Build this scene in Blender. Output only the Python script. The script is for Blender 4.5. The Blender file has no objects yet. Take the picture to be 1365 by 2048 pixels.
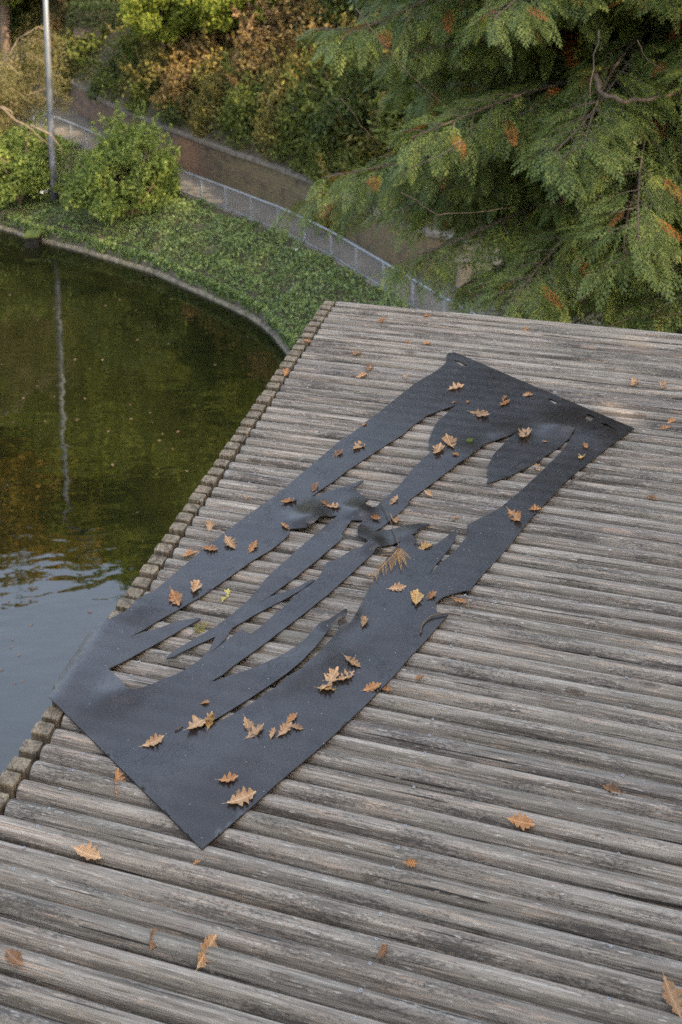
import bpy, math, random
import numpy as np
from mathutils import Vector, Matrix
from mathutils.geometry import delaunay_2d_cdt

SC = bpy.context.scene
COL = SC.collection
rng = np.random.default_rng(11)
random.seed(5)

# ------------------------------------------------------------------ camera
# level camera with a falling front (verticals stay vertical), 2.4 degrees of roll
F_PX, CX, CY, CAM_H = 2267.0, 682.0, -415.0, 3.8
TH = math.atan(0.0413)
CR = np.array([math.cos(TH), 0, -math.sin(TH)])
CD = np.array([-math.sin(TH), 0, -math.cos(TH)])
CF = np.array([0, 1.0, 0])
cam = bpy.data.cameras.new('camera')
cam_o = bpy.data.objects.new('camera', cam)
COL.objects.link(cam_o)
cam_o.matrix_world = Matrix(((CR[0], -CD[0], 0, 0), (CR[1], -CD[1], -1, 0), (CR[2], -CD[2], 0, CAM_H), (0, 0, 0, 1)))
cam.sensor_fit = 'VERTICAL'
cam.sensor_height = 36.0
cam.lens = F_PX / 2048 * 36.0
cam.shift_y = -(1024 - CY) / 2048
cam.shift_x = 0.0
cam.clip_end = 2000
cam.dof.use_dof = True
cam.dof.focus_distance = 5.3
cam.dof.aperture_fstop = 3.4
SC.camera = cam_o

# ------------------------------------------------------------------ light
SUN_DIR = np.array([0.60, -0.55, 0.58])
SUN_DIR = SUN_DIR / np.linalg.norm(SUN_DIR)
world = bpy.data.worlds.new('World')
SC.world = world
world.use_nodes = True
wn = world.node_tree.nodes
wl = world.node_tree.links
sky = wn.new('ShaderNodeTexSky')
sky.sky_type = 'NISHITA'
sky.sun_disc = False
sky.sun_elevation = math.asin(SUN_DIR[2])
sky.sun_rotation = math.atan2(SUN_DIR[0], SUN_DIR[1])
sky.air_density = 1.0
sky.dust_density = 3.0
sky.ozone_density = 1.0
# thin high veil of cloud over the whole sky
tcw = wn.new('ShaderNodeTexCoord')
nzw = wn.new('ShaderNodeTexNoise'); nzw.inputs['Scale'].default_value = 2.2; nzw.inputs['Detail'].default_value = 6
wl.new(tcw.outputs['Generated'], nzw.inputs['Vector'])
rpw = wn.new('ShaderNodeValToRGB'); rpw.color_ramp.elements[0].position = .3; rpw.color_ramp.elements[1].position = .75
rpw.color_ramp.elements[0].color = (.6, .78, 1.05, 1); rpw.color_ramp.elements[1].color = (1.5, 1.7, 2.0, 1)
wl.new(nzw.outputs[0], rpw.inputs[0])
adw = wn.new('ShaderNodeMix'); adw.data_type = 'RGBA'; adw.blend_type = 'ADD'; adw.inputs[0].default_value = 1.0
wl.new(sky.outputs[0], adw.inputs[6]); wl.new(rpw.outputs[0], adw.inputs[7])
wl.new(adw.outputs[2], wn['Background'].inputs[0])
wn['Background'].inputs[1].default_value = 0.15
sun = bpy.data.lights.new('sun', 'SUN')
sun.energy = 2.8
sun.angle = math.radians(0.6)
sun.color = (1.0, 0.84, 0.62)
sun_o = bpy.data.objects.new('sun', sun)
COL.objects.link(sun_o)
sun_o.rotation_euler = Vector(-SUN_DIR).to_track_quat('-Z', 'Y').to_euler()
SC.view_settings.view_transform = 'Standard'
SC.view_settings.look = 'None'
SC.view_settings.gamma = 1.0
SC.view_settings.exposure = 2.05
SC.view_settings.use_white_balance = True
SC.view_settings.white_balance_temperature = 7450
SC.view_settings.white_balance_tint = 13
cy = SC.cycles
cy.use_denoising = False
cy.use_adaptive_sampling = True
cy.adaptive_threshold = .012
cy.adaptive_min_samples = 24
cy.max_bounces = 4
cy.diffuse_bounces = 2
cy.glossy_bounces = 2
cy.transmission_bounces = 2
cy.sample_clamp_indirect = 6.0

# ------------------------------------------------------------------ helpers
def P(px, py, z=0.0):
    """world point at height z seen at this place of the photograph"""
    d = (px - CX) / F_PX * CR + (py - CY) / F_PX * CD + CF
    t = (z - CAM_H) / d[2]
    return np.array([0, 0, CAM_H]) + d * t

def PD(px, py, dist):
    d = (px - CX) / F_PX * CR + (py - CY) / F_PX * CD + CF
    return np.array([0, 0, CAM_H]) + d * dist

def T(ox, oy, s, pts):
    return [(ox + x / s, oy + y / s) for x, y in pts]

def fast_mesh(name, verts, faces, mat_idx=None, uvs=None, smooth=False):
    verts = np.asarray(verts, dtype=np.float32)
    if isinstance(faces, np.ndarray):
        k = faces.shape[1]
        loops = faces.ravel().astype(np.int32)
        tot = np.full(len(faces), k, dtype=np.int32)
    else:
        tot = np.array([len(f) for f in faces], dtype=np.int32)
        loops = np.array([i for f in faces for i in f], dtype=np.int32)
    start = np.concatenate([[0], np.cumsum(tot)[:-1]]).astype(np.int32)
    me = bpy.data.meshes.new(name)
    me.vertices.add(len(verts))
    me.vertices.foreach_set('co', verts.ravel())
    me.loops.add(len(loops))
    me.loops.foreach_set('vertex_index', loops)
    me.polygons.add(len(tot))
    me.polygons.foreach_set('loop_start', start)
    me.polygons.foreach_set('loop_total', tot)
    if mat_idx is not None:
        me.polygons.foreach_set('material_index', np.asarray(mat_idx, dtype=np.int32))
    me.polygons.foreach_set('use_smooth', np.full(len(tot), smooth, dtype=bool))
    if uvs is not None:
        ul = me.uv_layers.new(name='UVMap')
        ul.data.foreach_set('uv', np.asarray(uvs, dtype=np.float32)[loops].ravel())
    me.update(calc_edges=True)
    return me

def obj(name, me, mats=None, parent=None, loc=None):
    o = bpy.data.objects.new(name, me)
    COL.objects.link(o)
    if mats is not None and len(me.materials) == 0:
        for m in (mats if isinstance(mats, (list, tuple)) else [mats]):
            me.materials.append(m)
    if parent is not None:
        o.parent = parent
    if loc is not None:
        o.location = Vector([float(c) for c in loc])
    return o

def tag(o, label=None, cat=None, group=None, kind=None):
    if label: o['label'] = label
    if cat: o['category'] = cat
    if group: o['group'] = group
    if kind: o['kind'] = kind
    return o

def empty(name, loc=(0, 0, 0)):
    o = bpy.data.objects.new(name, None)
    COL.objects.link(o)
    o.location = Vector([float(c) for c in loc])
    return o

def copy_tree(o, parent=None):
    c = o.copy()
    COL.objects.link(c)
    c.parent = parent
    for ch in list(o.children):
        copy_tree(ch, c)
    return c

class MB:
    def __init__(s):
        s.v = []; s.f = []; s.n = 0
    def add(s, v, f):
        v = np.asarray(v, float)
        s.v.append(v); s.f += [tuple(i + s.n for i in q) for q in f]; s.n += len(v)
    def box(s, lo, hi, M=None):
        x0, y0, z0 = lo; x1, y1, z1 = hi
        v = np.array([(x0,y0,z0),(x1,y0,z0),(x1,y1,z0),(x0,y1,z0),(x0,y0,z1),(x1,y0,z1),(x1,y1,z1),(x0,y1,z1)], float)
        if M is not None: v = v @ M[0].T + M[1]
        s.add(v, [(3,2,1,0),(4,5,6,7),(0,1,5,4),(1,2,6,5),(2,3,7,6),(3,0,4,7)])
    def tube(s, pts, radii, n=8, cap=True):
        pts = np.asarray(pts, float); m = len(pts)
        radii = np.broadcast_to(np.asarray(radii, float), (m,))
        tan = np.gradient(pts, axis=0)
        tan /= np.linalg.norm(tan, axis=1)[:, None] + 1e-9
        V = []
        ref = np.array([0, 0, 1.0]) if abs(tan[0][2]) < .9 else np.array([1.0, 0, 0])
        a = np.linspace(0, 2 * np.pi, n, endpoint=False)
        for i in range(m):
            u = np.cross(tan[i], ref); u /= np.linalg.norm(u) + 1e-9
            w = np.cross(u, tan[i]); ref = w
            V.append(pts[i] + radii[i] * (np.cos(a)[:, None] * u + np.sin(a)[:, None] * w))
        F = []
        for i in range(m - 1):
            for j in range(n):
                k = (j + 1) % n
                F.append((i*n+j, i*n+k, (i+1)*n+k, (i+1)*n+j))
        if cap:
            F.append(tuple(range(n - 1, -1, -1))); F.append(tuple((m-1)*n + j for j in range(n)))
        s.add(np.vstack(V), F)
    def mesh(s, name, smooth=False, uvs=None):
        return fast_mesh(name, np.vstack(s.v), s.f, smooth=smooth, uvs=uvs)

# ------------------------------------------------------------------ materials
def mat_new(name):
    m = bpy.data.materials.new(name)
    m.use_nodes = True
    nt = m.node_tree
    b = nt.nodes['Principled BSDF']
    return m, nt, b

def N(nt, t, **kw):
    n = nt.nodes.new(t)
    for k, v in kw.items():
        setattr(n, k, v)
    return n

def ramp(nt, fac, stops, interp='LINEAR'):
    r = N(nt, 'ShaderNodeValToRGB')
    r.color_ramp.interpolation = interp
    els = r.color_ramp.elements
    while len(els) < len(stops): els.new(0.5)
    for e, (p, c) in zip(els, stops):
        e.position = p
        e.color = (c[0], c[1], c[2], 1) if not np.isscalar(c) else (c, c, c, 1)
    nt.links.new(fac, r.inputs[0])
    return r.outputs[0]

def noise(nt, vec, scale, detail=3, rough=.55, dist=0.0):
    n = N(nt, 'ShaderNodeTexNoise')
    n.inputs['Scale'].default_value = scale
    n.inputs['Detail'].default_value = detail
    n.inputs['Roughness'].default_value = rough
    n.inputs['Distortion'].default_value = dist
    if vec is not None: nt.links.new(vec, n.inputs['Vector'])
    return n.outputs[0]

def mapping(nt, vec, scale=(1, 1, 1), loc=(0, 0, 0)):
    m = N(nt, 'ShaderNodeMapping')
    m.inputs['Scale'].default_value = scale
    m.inputs['Location'].default_value = loc
    nt.links.new(vec, m.inputs['Vector'])
    return m.outputs[0]

def mix(nt, fac, a, b, blend='MIX'):
    m = N(nt, 'ShaderNodeMix', data_type='RGBA', blend_type=blend)
    for sock, val in ((m.inputs[0], fac), (m.inputs[6], a), (m.inputs[7], b)):
        if isinstance(val, (int, float)): sock.default_value = val
        elif isinstance(val, tuple): sock.default_value = (*val, 1) if len(val) == 3 else val
        else: nt.links.new(val, sock)
    return m.outputs[2]

def math_n(nt, op, a, b=None):
    m = N(nt, 'ShaderNodeMath', operation=op)
    for i, v in enumerate((a, b)):
        if v is None: continue
        if isinstance(v, (int, float)): m.inputs[i].default_value = v
        else: nt.links.new(v, m.inputs[i])
    return m.outputs[0]

def bump(nt, b, h, strength, dist):
    n = N(nt, 'ShaderNodeBump')
    n.inputs['Strength'].default_value = strength
    n.inputs['Distance'].default_value = dist
    nt.links.new(h, n.inputs['Height'])
    nt.links.new(n.outputs[0], b.inputs['Normal'])

def objvec(nt, rnd=True):
    tc = N(nt, 'ShaderNodeTexCoord')
    if not rnd: return tc.outputs['Object'], None
    oi = N(nt, 'ShaderNodeObjectInfo')
    s = N(nt, 'ShaderNodeVectorMath', operation='SCALE')
    cmb = N(nt, 'ShaderNodeCombineXYZ')
    nt.links.new(oi.outputs['Random'], cmb.inputs[0]); nt.links.new(oi.outputs['Random'], cmb.inputs[1]); nt.links.new(oi.outputs['Random'], cmb.inputs[2])
    s.inputs['Scale'].default_value = 61.0
    nt.links.new(cmb.outputs[0], s.inputs[0])
    a = N(nt, 'ShaderNodeVectorMath', operation='ADD')
    nt.links.new(tc.outputs['Object'], a.inputs[0]); nt.links.new(s.outputs[0], a.inputs[1])
    return a.outputs[0], oi.outputs['Random']

def wood_material(name, axis):
    m, nt, b = mat_new(name)
    v, r = objvec(nt)
    def sc(along, across):
        return (along, across, across) if axis == 'x' else (across, across, along)
    # fine fibres along the grain over broader bands
    g0 = noise(nt, mapping(nt, v, sc(.9, 26)), 1.0, 2, .55)
    g1 = noise(nt, mapping(nt, v, sc(1.7, 85)), 1.0, 3, .6)
    g2 = noise(nt, mapping(nt, v, sc(7, 230)), 1.0, 2, .68)
    g = math_n(nt, 'ADD', math_n(nt, 'ADD', math_n(nt, 'MULTIPLY', g0, .30), math_n(nt, 'MULTIPLY', g1, .36)), math_n(nt, 'MULTIPLY', g2, .34))
    colr = ramp(nt, g, [(.30, (.045, .038, .031)), (.42, (.13, .11, .09)), (.51, (.225, .197, .166)), (.60, (.345, .308, .264)), (.74, (.53, .485, .425))])
    tone = ramp(nt, r, [(0, (.84, .84, .85)), (.3, (1.0, .97, .92)), (.55, (.90, .91, .89)), (.8, (1.06, 1.03, .98)), (1, (.95, .92, .88))])
    colr = mix(nt, 1.0, colr, tone, 'MULTIPLY')
    # bare, fresher streaks (pinkish brown) and a grey-green film
    p1 = ramp(nt, noise(nt, mapping(nt, v, sc(3.6, 60)), 1.0, 3, .65), [(.59, 0.0), (.66, 1.0)])
    colr = mix(nt, math_n(nt, 'MULTIPLY', p1, .55), colr, (.42, .30, .215))
    p2 = ramp(nt, noise(nt, mapping(nt, v, sc(1.1, 9), (7, 3, 1)), 1.0, 2, .6), [(.50, 0.0), (.68, 1.0)])
    colr = mix(nt, math_n(nt, 'MULTIPLY', p2, .38), colr, (.165, .155, .118))
    # black mould: grainy speckle gathered in long blotches
    mo = noise(nt, mapping(nt, v, sc(2.2, 17), (2, 9, 4)), 1.0, 3, .6)
    gr = noise(nt, mapping(nt, v, sc(55, 190), (3, 1, 7)), 1.0, 1, .7)
    mom = ramp(nt, math_n(nt, 'ADD', math_n(nt, 'MULTIPLY', mo, .68), math_n(nt, 'MULTIPLY', gr, .32)), [(.535, 0.0), (.60, 1.0)])
    colr = mix(nt, math_n(nt, 'MULTIPLY', mom, .62), colr, (.040, .036, .033))
    # drying checks along the grain
    ck = noise(nt, mapping(nt, v, sc(1.5, 95), (1, 5, 8)), 1.0, 1, .5)
    ckm = ramp(nt, ck, [(.285, 1.0), (.325, 0.0)])
    colr = mix(nt, math_n(nt, 'MULTIPLY', ckm, .9), colr, (.02, .018, .016))
    # short pale flecks
    fl = noise(nt, mapping(nt, v, sc(24, 190), (4, 4, 2)), 1.0, 0, .5)
    flm = ramp(nt, fl, [(.74, 0.0), (.80, 1.0)])
    colr = mix(nt, math_n(nt, 'MULTIPLY', flm, .55), colr, (.50, .465, .41))
    # knots
    vo = N(nt, 'ShaderNodeTexVoronoi'); vo.inputs['Scale'].default_value = 1.0
    nt.links.new(mapping(nt, v, sc(2.6, 7.5)), vo.inputs['Vector'])
    kn = ramp(nt, vo.outputs['Distance'], [(.05, 1.0), (.085, .25), (.10, .8), (.13, 0.0)])
    colr = mix(nt, math_n(nt, 'MULTIPLY', kn, .75), colr, (.06, .042, .03))
    if axis == 'z': colr = mix(nt, 1.0, colr, (.80, .74, .62), 'MULTIPLY')
    nt.links.new(colr, b.inputs['Base Color'])
    b.inputs['Roughness'].default_value = .82
    b.inputs['Specular IOR Level'].default_value = .25
    bump(nt, b, noise(nt, mapping(nt, v, sc(2.5, 130)), 1.0, 2, .6), 1.0, .004 if axis == 'x' else .0012)
    return m

def simple(name, col, rough=.6, var=.25, scale=8.0, metal=0.0, bmp=0.0, spec=.5):
    m, nt, b = mat_new(name)
    v, r = objvec(nt)
    n = noise(nt, v, scale, 5, .6)
    lo = tuple(c * (1 - var) for c in col); hi = tuple(min(1, c * (1 + var)) for c in col)
    nt.links.new(ramp(nt, n, [(.3, lo), (.7, hi)]), b.inputs['Base Color'])
    b.inputs['Roughness'].default_value = rough
    b.inputs['Metallic'].default_value = metal
    b.inputs['Specular IOR Level'].default_value = spec
    if bmp: bump(nt, b, n, .6, bmp)
    return m

def leaf_material(name, cols, transl=.35, rough=.55, tint=False, scale=1.2, spec=.3):
    """foliage: colour wanders through the crown; thin leaves let light through"""
    m, nt, b = mat_new(name)
    tc = N(nt, 'ShaderNodeTexCoord')
    oi = N(nt, 'ShaderNodeObjectInfo')
    geo = N(nt, 'ShaderNodeNewGeometry')
    n = noise(nt, tc.outputs['Object'], scale, 3, .6)
    f = math_n(nt, 'ADD', math_n(nt, 'MULTIPLY', n, .55), math_n(nt, 'MULTIPLY', geo.outputs['Random Per Island'], .5))
    k = len(cols)
    c = ramp(nt, f, [(.22 + .56 * i / max(1, k - 1), cols[i]) for i in range(k)])
    if tint:
        c = mix(nt, 1.0, c, oi.outputs['Color'], 'MULTIPLY')
    nt.links.new(c, b.inputs['Base Color'])
    b.inputs['Roughness'].default_value = rough
    b.inputs['Specular IOR Level'].default_value = spec
    tr = N(nt, 'ShaderNodeBsdfTranslucent')
    nt.links.new(mix(nt, 1.0, c, (1.25, 1.2, .7), 'MULTIPLY'), tr.inputs[0])
    ms = N(nt, 'ShaderNodeMixShader')
    ms.inputs[0].default_value = transl
    nt.links.new(b.outputs[0], ms.inputs[1]); nt.links.new(tr.outputs[0], ms.inputs[2])
    nt.links.new(ms.outputs[0], nt.nodes['Material Output'].inputs[0])
    return m

M = {}
M['log'] = wood_material('weathered_wood', 'x')
M['post'] = wood_material('weathered_post_wood', 'z')
M['beam'] = simple('dark_beam_wood', (.035, .03, .024), .9)
M['steel'] = simple('galvanised_steel', (.095, .108, .12), .5, .25, 3, metal=.3)
M['rail'] = simple('rail_steel', (.22, .245, .27), .5, .2, 3, metal=.3)
M['screw'] = simple('screw_zinc', (.36, .36, .36), .45, .2, 90, metal=.8)
M['screw_dark'] = simple('screw_recess', (.03, .03, .03), .7)
M['bark'] = simple('bark', (.12, .085, .06), .9, .45, 14, bmp=.02)
M['twig'] = simple('twig_bark', (.085, .062, .046), .85, .3, 40)
M['bare'] = simple('bare_branch', (.12, .092, .062), .8, .3, 6)
M['soil'] = simple('hill_soil', (.05, .042, .022), .95, .5, 1.5, bmp=.05)
M['pale'] = simple('pale_stone', (.7, .68, .64), .7, .1, 9)

def mat_rubber():
    m, nt, b = mat_new('black_rubber')
    v, _ = objvec(nt, False)
    n1 = noise(nt, v, 2.2, 5, .6)
    base = ramp(nt, n1, [(.3, (.015, .0128, .0118)), (.7, (.023, .0198, .0185))])
    # pale dusty film
    d = noise(nt, v, 5.5, 7, .72, .4)
    base = mix(nt, ramp(nt, d, [(.5, 0.0), (.75, .5)]), base, (.052, .048, .046))
    # worn, crinkled marks in patches
    w = noise(nt, v, 15, 5, .7, 1.4)
    line = ramp(nt, math_n(nt, 'ABSOLUTE', math_n(nt, 'SUBTRACT', w, .5)), [(.012, 1.0), (.038, 0.0)])
    patch = ramp(nt, noise(nt, v, 5.0, 4, .65), [(.50, 0.0), (.60, 1.0)])
    mk = math_n(nt, 'MULTIPLY', line, patch)
    sp = noise(nt, v, 60, 3, .6)
    spots = math_n(nt, 'MULTIPLY', ramp(nt, sp, [(.66, 0.0), (.70, 1.0)]), ramp(nt, noise(nt, v, 3.1, 3, .6), [(.5, 0.0), (.62, 1.0)]))
    mk = math_n(nt, 'MAXIMUM', mk, spots)
    base = mix(nt, math_n(nt, 'MULTIPLY', mk, .85), base, (.010, .010, .011))
    # grit
    g = N(nt, 'ShaderNodeTexVoronoi'); g.inputs['Scale'].default_value = 26
    nt.links.new(v, g.inputs['Vector'])
    gr = ramp(nt, g.outputs['Distance'], [(.045, 1.0), (.065, 0.0)])
    base = mix(nt, math_n(nt, 'MULTIPLY', gr, .8), base, (.33, .29, .23))
    nt.links.new(base, b.inputs['Base Color'])
    nt.links.new(ramp(nt, math_n(nt, 'ADD', math_n(nt, 'MULTIPLY', d, .5), math_n(nt, 'MULTIPLY', mk, .35)), [(.15, .24), (.6, .42)]), b.inputs['Roughness'])
    b.inputs['Specular IOR Level'].default_value = .44
    bump(nt, b, noise(nt, v, 40, 2, .6), .15, .002)
    return m
M['rubber'] = mat_rubber()

def mat_water():
    m, nt, b = mat_new('pond_water')
    v, _ = objvec(nt, False)
    b.inputs['Base Color'].default_value = (.0075, .009, .003, 1)
    b.inputs['Roughness'].default_value = .015
    b.inputs['IOR'].default_value = 1.72
    b.inputs['Specular IOR Level'].default_value = .5
    a = noise(nt, mapping(nt, v, (.8, 1.9, 1)), 1.0, 2, .45, .5)
    c = noise(nt, mapping(nt, v, (.25, .7, 1), (3, 5, 0)), 1.0, 2, .5, .8)
    d = noise(nt, mapping(nt, v, (4, 8, 1)), 1.0, 2, .5)
    h = math_n(nt, 'ADD', math_n(nt, 'ADD', math_n(nt, 'MULTIPLY', a, .5), c), math_n(nt, 'MULTIPLY', d, .05))
    bump(nt, b, h, 1.0, .012)
    return m
M['water'] = mat_water()

def mat_path():
    m, nt, b = mat_new('path_asphalt')
    v, _ = objvec(nt, False)
    n1 = noise(nt, v, .8, 6, .65)
    c = ramp(nt, n1, [(.3, (.08, .072, .057)), (.7, (.13, .118, .095))])
    lt = N(nt, 'ShaderNodeTexVoronoi'); lt.inputs['Scale'].default_value = 2.4
    nt.links.new(v, lt.inputs['Vector'])
    lf = math_n(nt, 'MULTIPLY', ramp(nt, lt.outputs['Distance'], [(.12, 1.0), (.17, 0.0)]), ramp(nt, noise(nt, v, .35, 3), [(.48, 0.0), (.6, 1.0)]))
    c = mix(nt, math_n(nt, 'MULTIPLY', lf, .7), c, (.17, .09, .04))
    nt.links.new(c, b.inputs['Base Color'])
    b.inputs['Roughness'].default_value = .9
    return m
M['path'] = mat_path()

def mat_brick():
    m, nt, b = mat_new('old_brick')
    tc = N(nt, 'ShaderNodeTexCoord')
    uv = tc.outputs['UV']
    br = N(nt, 'ShaderNodeTexBrick')
    br.inputs['Scale'].default_value = 1.0
    br.inputs['Brick Width'].default_value = .42
    br.inputs['Row Height'].default_value = .15
    br.inputs['Mortar Size'].default_value = .018
    br.inputs['Color1'].default_value = (.17, .092, .054, 1)
    br.inputs['Color2'].default_value = (.085, .052, .036, 1)
    br.inputs['Mortar'].default_value = (.06, .053, .045, 1)
    nt.links.new(uv, br.inputs['Vector'])
    sep = N(nt, 'ShaderNodeSeparateXYZ'); nt.links.new(uv, sep.inputs[0])
    nz = noise(nt, uv, .9, 5, .65)
    u = math_n(nt, 'ADD', sep.outputs[0], math_n(nt, 'MULTIPLY', math_n(nt, 'SUBTRACT', nz, .5), 2.2))
    # newer red-brown bricks in one stretch, then a mossy lichen coat further on
    red = ramp(nt, math_n(nt, 'DIVIDE', u, 40.0), [(.498, 0.0), (.518, 1.0), (.538, 1.0), (.572, 0.0)])
    c = mix(nt, math_n(nt, 'MULTIPLY', red, .6), br.outputs[0], mix(nt, br.outputs['Fac'], (.27, .125, .05), (.13, .10, .06)))
    moss = ramp(nt, math_n(nt, 'DIVIDE', u, 40.0), [(.55, 0.0), (.60, 1.0)])
    mm = math_n(nt, 'MULTIPLY', moss, ramp(nt, noise(nt, uv, 2.6, 6, .7), [(.36, .35), (.58, 1.0)]))
    c = mix(nt, math_n(nt, 'MULTIPLY', mm, .75), c, mix(nt, noise(nt, uv, 4, 4), (.06, .055, .02), (.15, .125, .055)))
    c = mix(nt, ramp(nt, noise(nt, uv, 1.7, 6, .72, .5), [(.52, 0.0), (.66, .75)]), c, (.03, .025, .02))
    c = mix(nt, ramp(nt, noise(nt, uv, 7, 4, .7), [(.58, 0.0), (.7, .6)]), c, (.19, .165, .12))
    nt.links.new(c, b.inputs['Base Color'])
    b.inputs['Roughness'].default_value = .92
    bump(nt, b, math_n(nt, 'ADD', math_n(nt, 'MULTIPLY', br.outputs['Fac'], -1.0), math_n(nt, 'MULTIPLY', nz, .6)), .8, .02)
    return m
M['brick'] = mat_brick()
M['coping'] = simple('coping_stone', (.115, .10, .078), .9, .5, 5, bmp=.01)
M['kerb'] = simple('pond_kerb', (.15, .132, .095), .9, .6, 5, bmp=.01)
M['bankwall'] = simple('pond_wall', (.075, .066, .045), .9, .5, 3, bmp=.02)
M['moss'] = simple('moss', (.055, .08, .012), .95, .5, 60, bmp=.004)

def mat_stone():
    m, nt, b = mat_new('rubble_stone')
    v, r = objvec(nt)
    c = ramp(nt, r, [(0, (.26, .21, .14)), (.25, (.15, .13, .095)), (.5, (.29, .25, .185)), (.75, (.20, .185, .155)), (1, (.24, .175, .10))])
    c = mix(nt, 1.0, c, ramp(nt, noise(nt, v, 9, 6, .65), [(.3, (.65, .62, .58)), (.7, (1.15, 1.12, 1.1))]), 'MULTIPLY')
    c = mix(nt, ramp(nt, noise(nt, v, 3.2, 5, .7), [(.50, 0.0), (.63, .85)]), c, (.06, .068, .02))
    nt.links.new(c, b.inputs['Base Color'])
    b.inputs['Roughness'].default_value = .9
    bump(nt, b, noise(nt, v, 12, 5), .7, .02)
    return m
M['stone'] = mat_stone()

def mat_dead_leaf(name, cols):
    m, nt, b = mat_new(name)
    v, r = objvec(nt)
    tc = N(nt, 'ShaderNodeTexCoord')
    sep = N(nt, 'ShaderNodeSeparateXYZ'); nt.links.new(tc.outputs['UV'], sep.inputs[0])
    c = ramp(nt, noise(nt, v, 22, 5, .65), [(.3, cols[0]), (.5, cols[1]), (.72, cols[2])])
    # midrib and side veins, paler
    ay = math_n(nt, 'ABSOLUTE', sep.outputs[1])
    rib = ramp(nt, ay, [(.012, 1.0), (.035, 0.0)])
    vv = math_n(nt, 'FRACT', math_n(nt, 'MULTIPLY', math_n(nt, 'SUBTRACT', sep.outputs[0], math_n(nt, 'MULTIPLY', ay, .75)), 7.0))
    vein = ramp(nt, vv, [(.0, 1.0), (.10, 0.0), (.93, 0.0), (1.0, 1.0)])
    c = mix(nt, math_n(nt, 'MULTIPLY', math_n(nt, 'MAXIMUM', rib, math_n(nt, 'MULTIPLY', vein, .45)), .55), c, tuple(min(1, x * 1.35) for x in cols[2]))
    sp = ramp(nt, noise(nt, v, 90, 3, .6), [(.66, 0.0), (.72, .7)])
    c = mix(nt, sp, c, tuple(x * .35 for x in cols[0]))
    tone = ramp(nt, r, [(0, .78), (1, 1.18)])
    c = mix(nt, 1.0, c, tone, 'MULTIPLY')
    nt.links.new(c, b.inputs['Base Color'])
    b.inputs['Roughness'].default_value = .6
    b.inputs['Specular IOR Level'].default_value = .35
    tr = N(nt, 'ShaderNodeBsdfTranslucent'); nt.links.new(c, tr.inputs[0])
    ms = N(nt, 'ShaderNodeMixShader'); ms.inputs[0].default_value = .22
    nt.links.new(b.outputs[0], ms.inputs[1]); nt.links.new(tr.outputs[0], ms.inputs[2])
    nt.links.new(ms.outputs[0], nt.nodes['Material Output'].inputs[0])
    bump(nt, b, math_n(nt, 'ADD', noise(nt, v, 40, 4), math_n(nt, 'MULTIPLY', vein, -.4)), .5, .002)
    return m
M['oak_tan'] = mat_dead_leaf('oak_leaf_tan', [(.26, .135, .06), (.41, .23, .11), (.54, .335, .185)])
M['oak_orange'] = mat_dead_leaf('oak_leaf_orange', [(.24, .10, .035), (.37, .165, .06), (.47, .245, .105)])
M['oak_brown'] = mat_dead_leaf('oak_leaf_brown', [(.13, .06, .028), (.22, .11, .05), (.32, .17, .08)])
M['oak_gold'] = mat_dead_leaf('oak_leaf_gold', [(.30, .165, .055), (.44, .26, .095), (.54, .35, .15)])
M['oak_yellow'] = mat_dead_leaf('oak_leaf_yellow', [(.26, .19, .04), (.42, .33, .07), (.50, .42, .14)])
M['float_leaf'] = simple('floating_leaf', (.13, .085, .055), .6, .6, 3)

M['ivy'] = leaf_material('ivy_leaves', [(.04, .068, .022), (.08, .13, .036), (.125, .185, .052), (.19, .245, .08)], .2, .45, scale=1.6, spec=.4)
M['bush'] = leaf_material('bush_leaves', [(.045, .075, .018), (.085, .135, .03), (.135, .19, .042), (.22, .26, .065)], .35, scale=1.0)
M['shrub'] = leaf_material('shrub_leaves', [(.35, .32, .30), (.7, .68, .62), (1.0, 1.0, .95), (1.5, 1.45, 1.25)], .35, tint=True, scale=.9)
M['tree'] = leaf_material('tree_leaves', [(.05, .08, .014), (.105, .145, .022), (.17, .21, .03), (.25, .27, .04)], .42, scale=.45)
M['treegold'] = leaf_material('turning_tree_leaves', [(.10, .095, .016), (.19, .165, .026), (.29, .22, .036), (.40, .27, .055)], .42, scale=.45)
M['feather'] = leaf_material('feathery_leaves', [(.06, .068, .024), (.105, .105, .038), (.16, .145, .06), (.22, .19, .09)], .4, scale=1.0)
M['cedar'] = leaf_material('cedar_sprays', [(.045, .075, .022), (.08, .122, .032), (.125, .17, .042), (.20, .235, .055)], .28, .5, scale=1.1)
M['cedar_brown'] = leaf_material('cedar_dead_sprays', [(.14, .05, .014), (.24, .085, .022), (.33, .13, .035)], .35, .6, scale=3)
M['cedar_tan'] = leaf_material('cedar_fallen_spray', [(.27, .125, .03), (.42, .21, .055), (.54, .31, .10)], .2, .6, scale=30)
M['greenneedle'] = leaf_material('green_spray', [(.12, .13, .02), (.22, .22, .03), (.34, .20, .04)], .25, .5, scale=60)

# ------------------------------------------------------------------ deck
ANG = math.radians(16.664)
DE = np.array([math.sin(ANG), math.cos(ANG), 0])
DL = np.array([math.cos(ANG), -math.sin(ANG), 0])
DO = P(661, 606)
def deck(e, l, z=0.0):
    return DO + DE * e + DL * l + np.array([0, 0, z])
def el(px, py, z=0.0):
    q = P(px, py, z) - DO
    return q @ DE, q @ DL

PITCH = .0845
def log_front(n):
    xs = [-1, 0, 12, 19, 32, 46, 50, 64]
    ys = [-.020, -.105, -1.144, -1.75, -2.844, -3.991, -4.324, -5.50]
    return float(np.interp(n, xs, ys))

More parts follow.
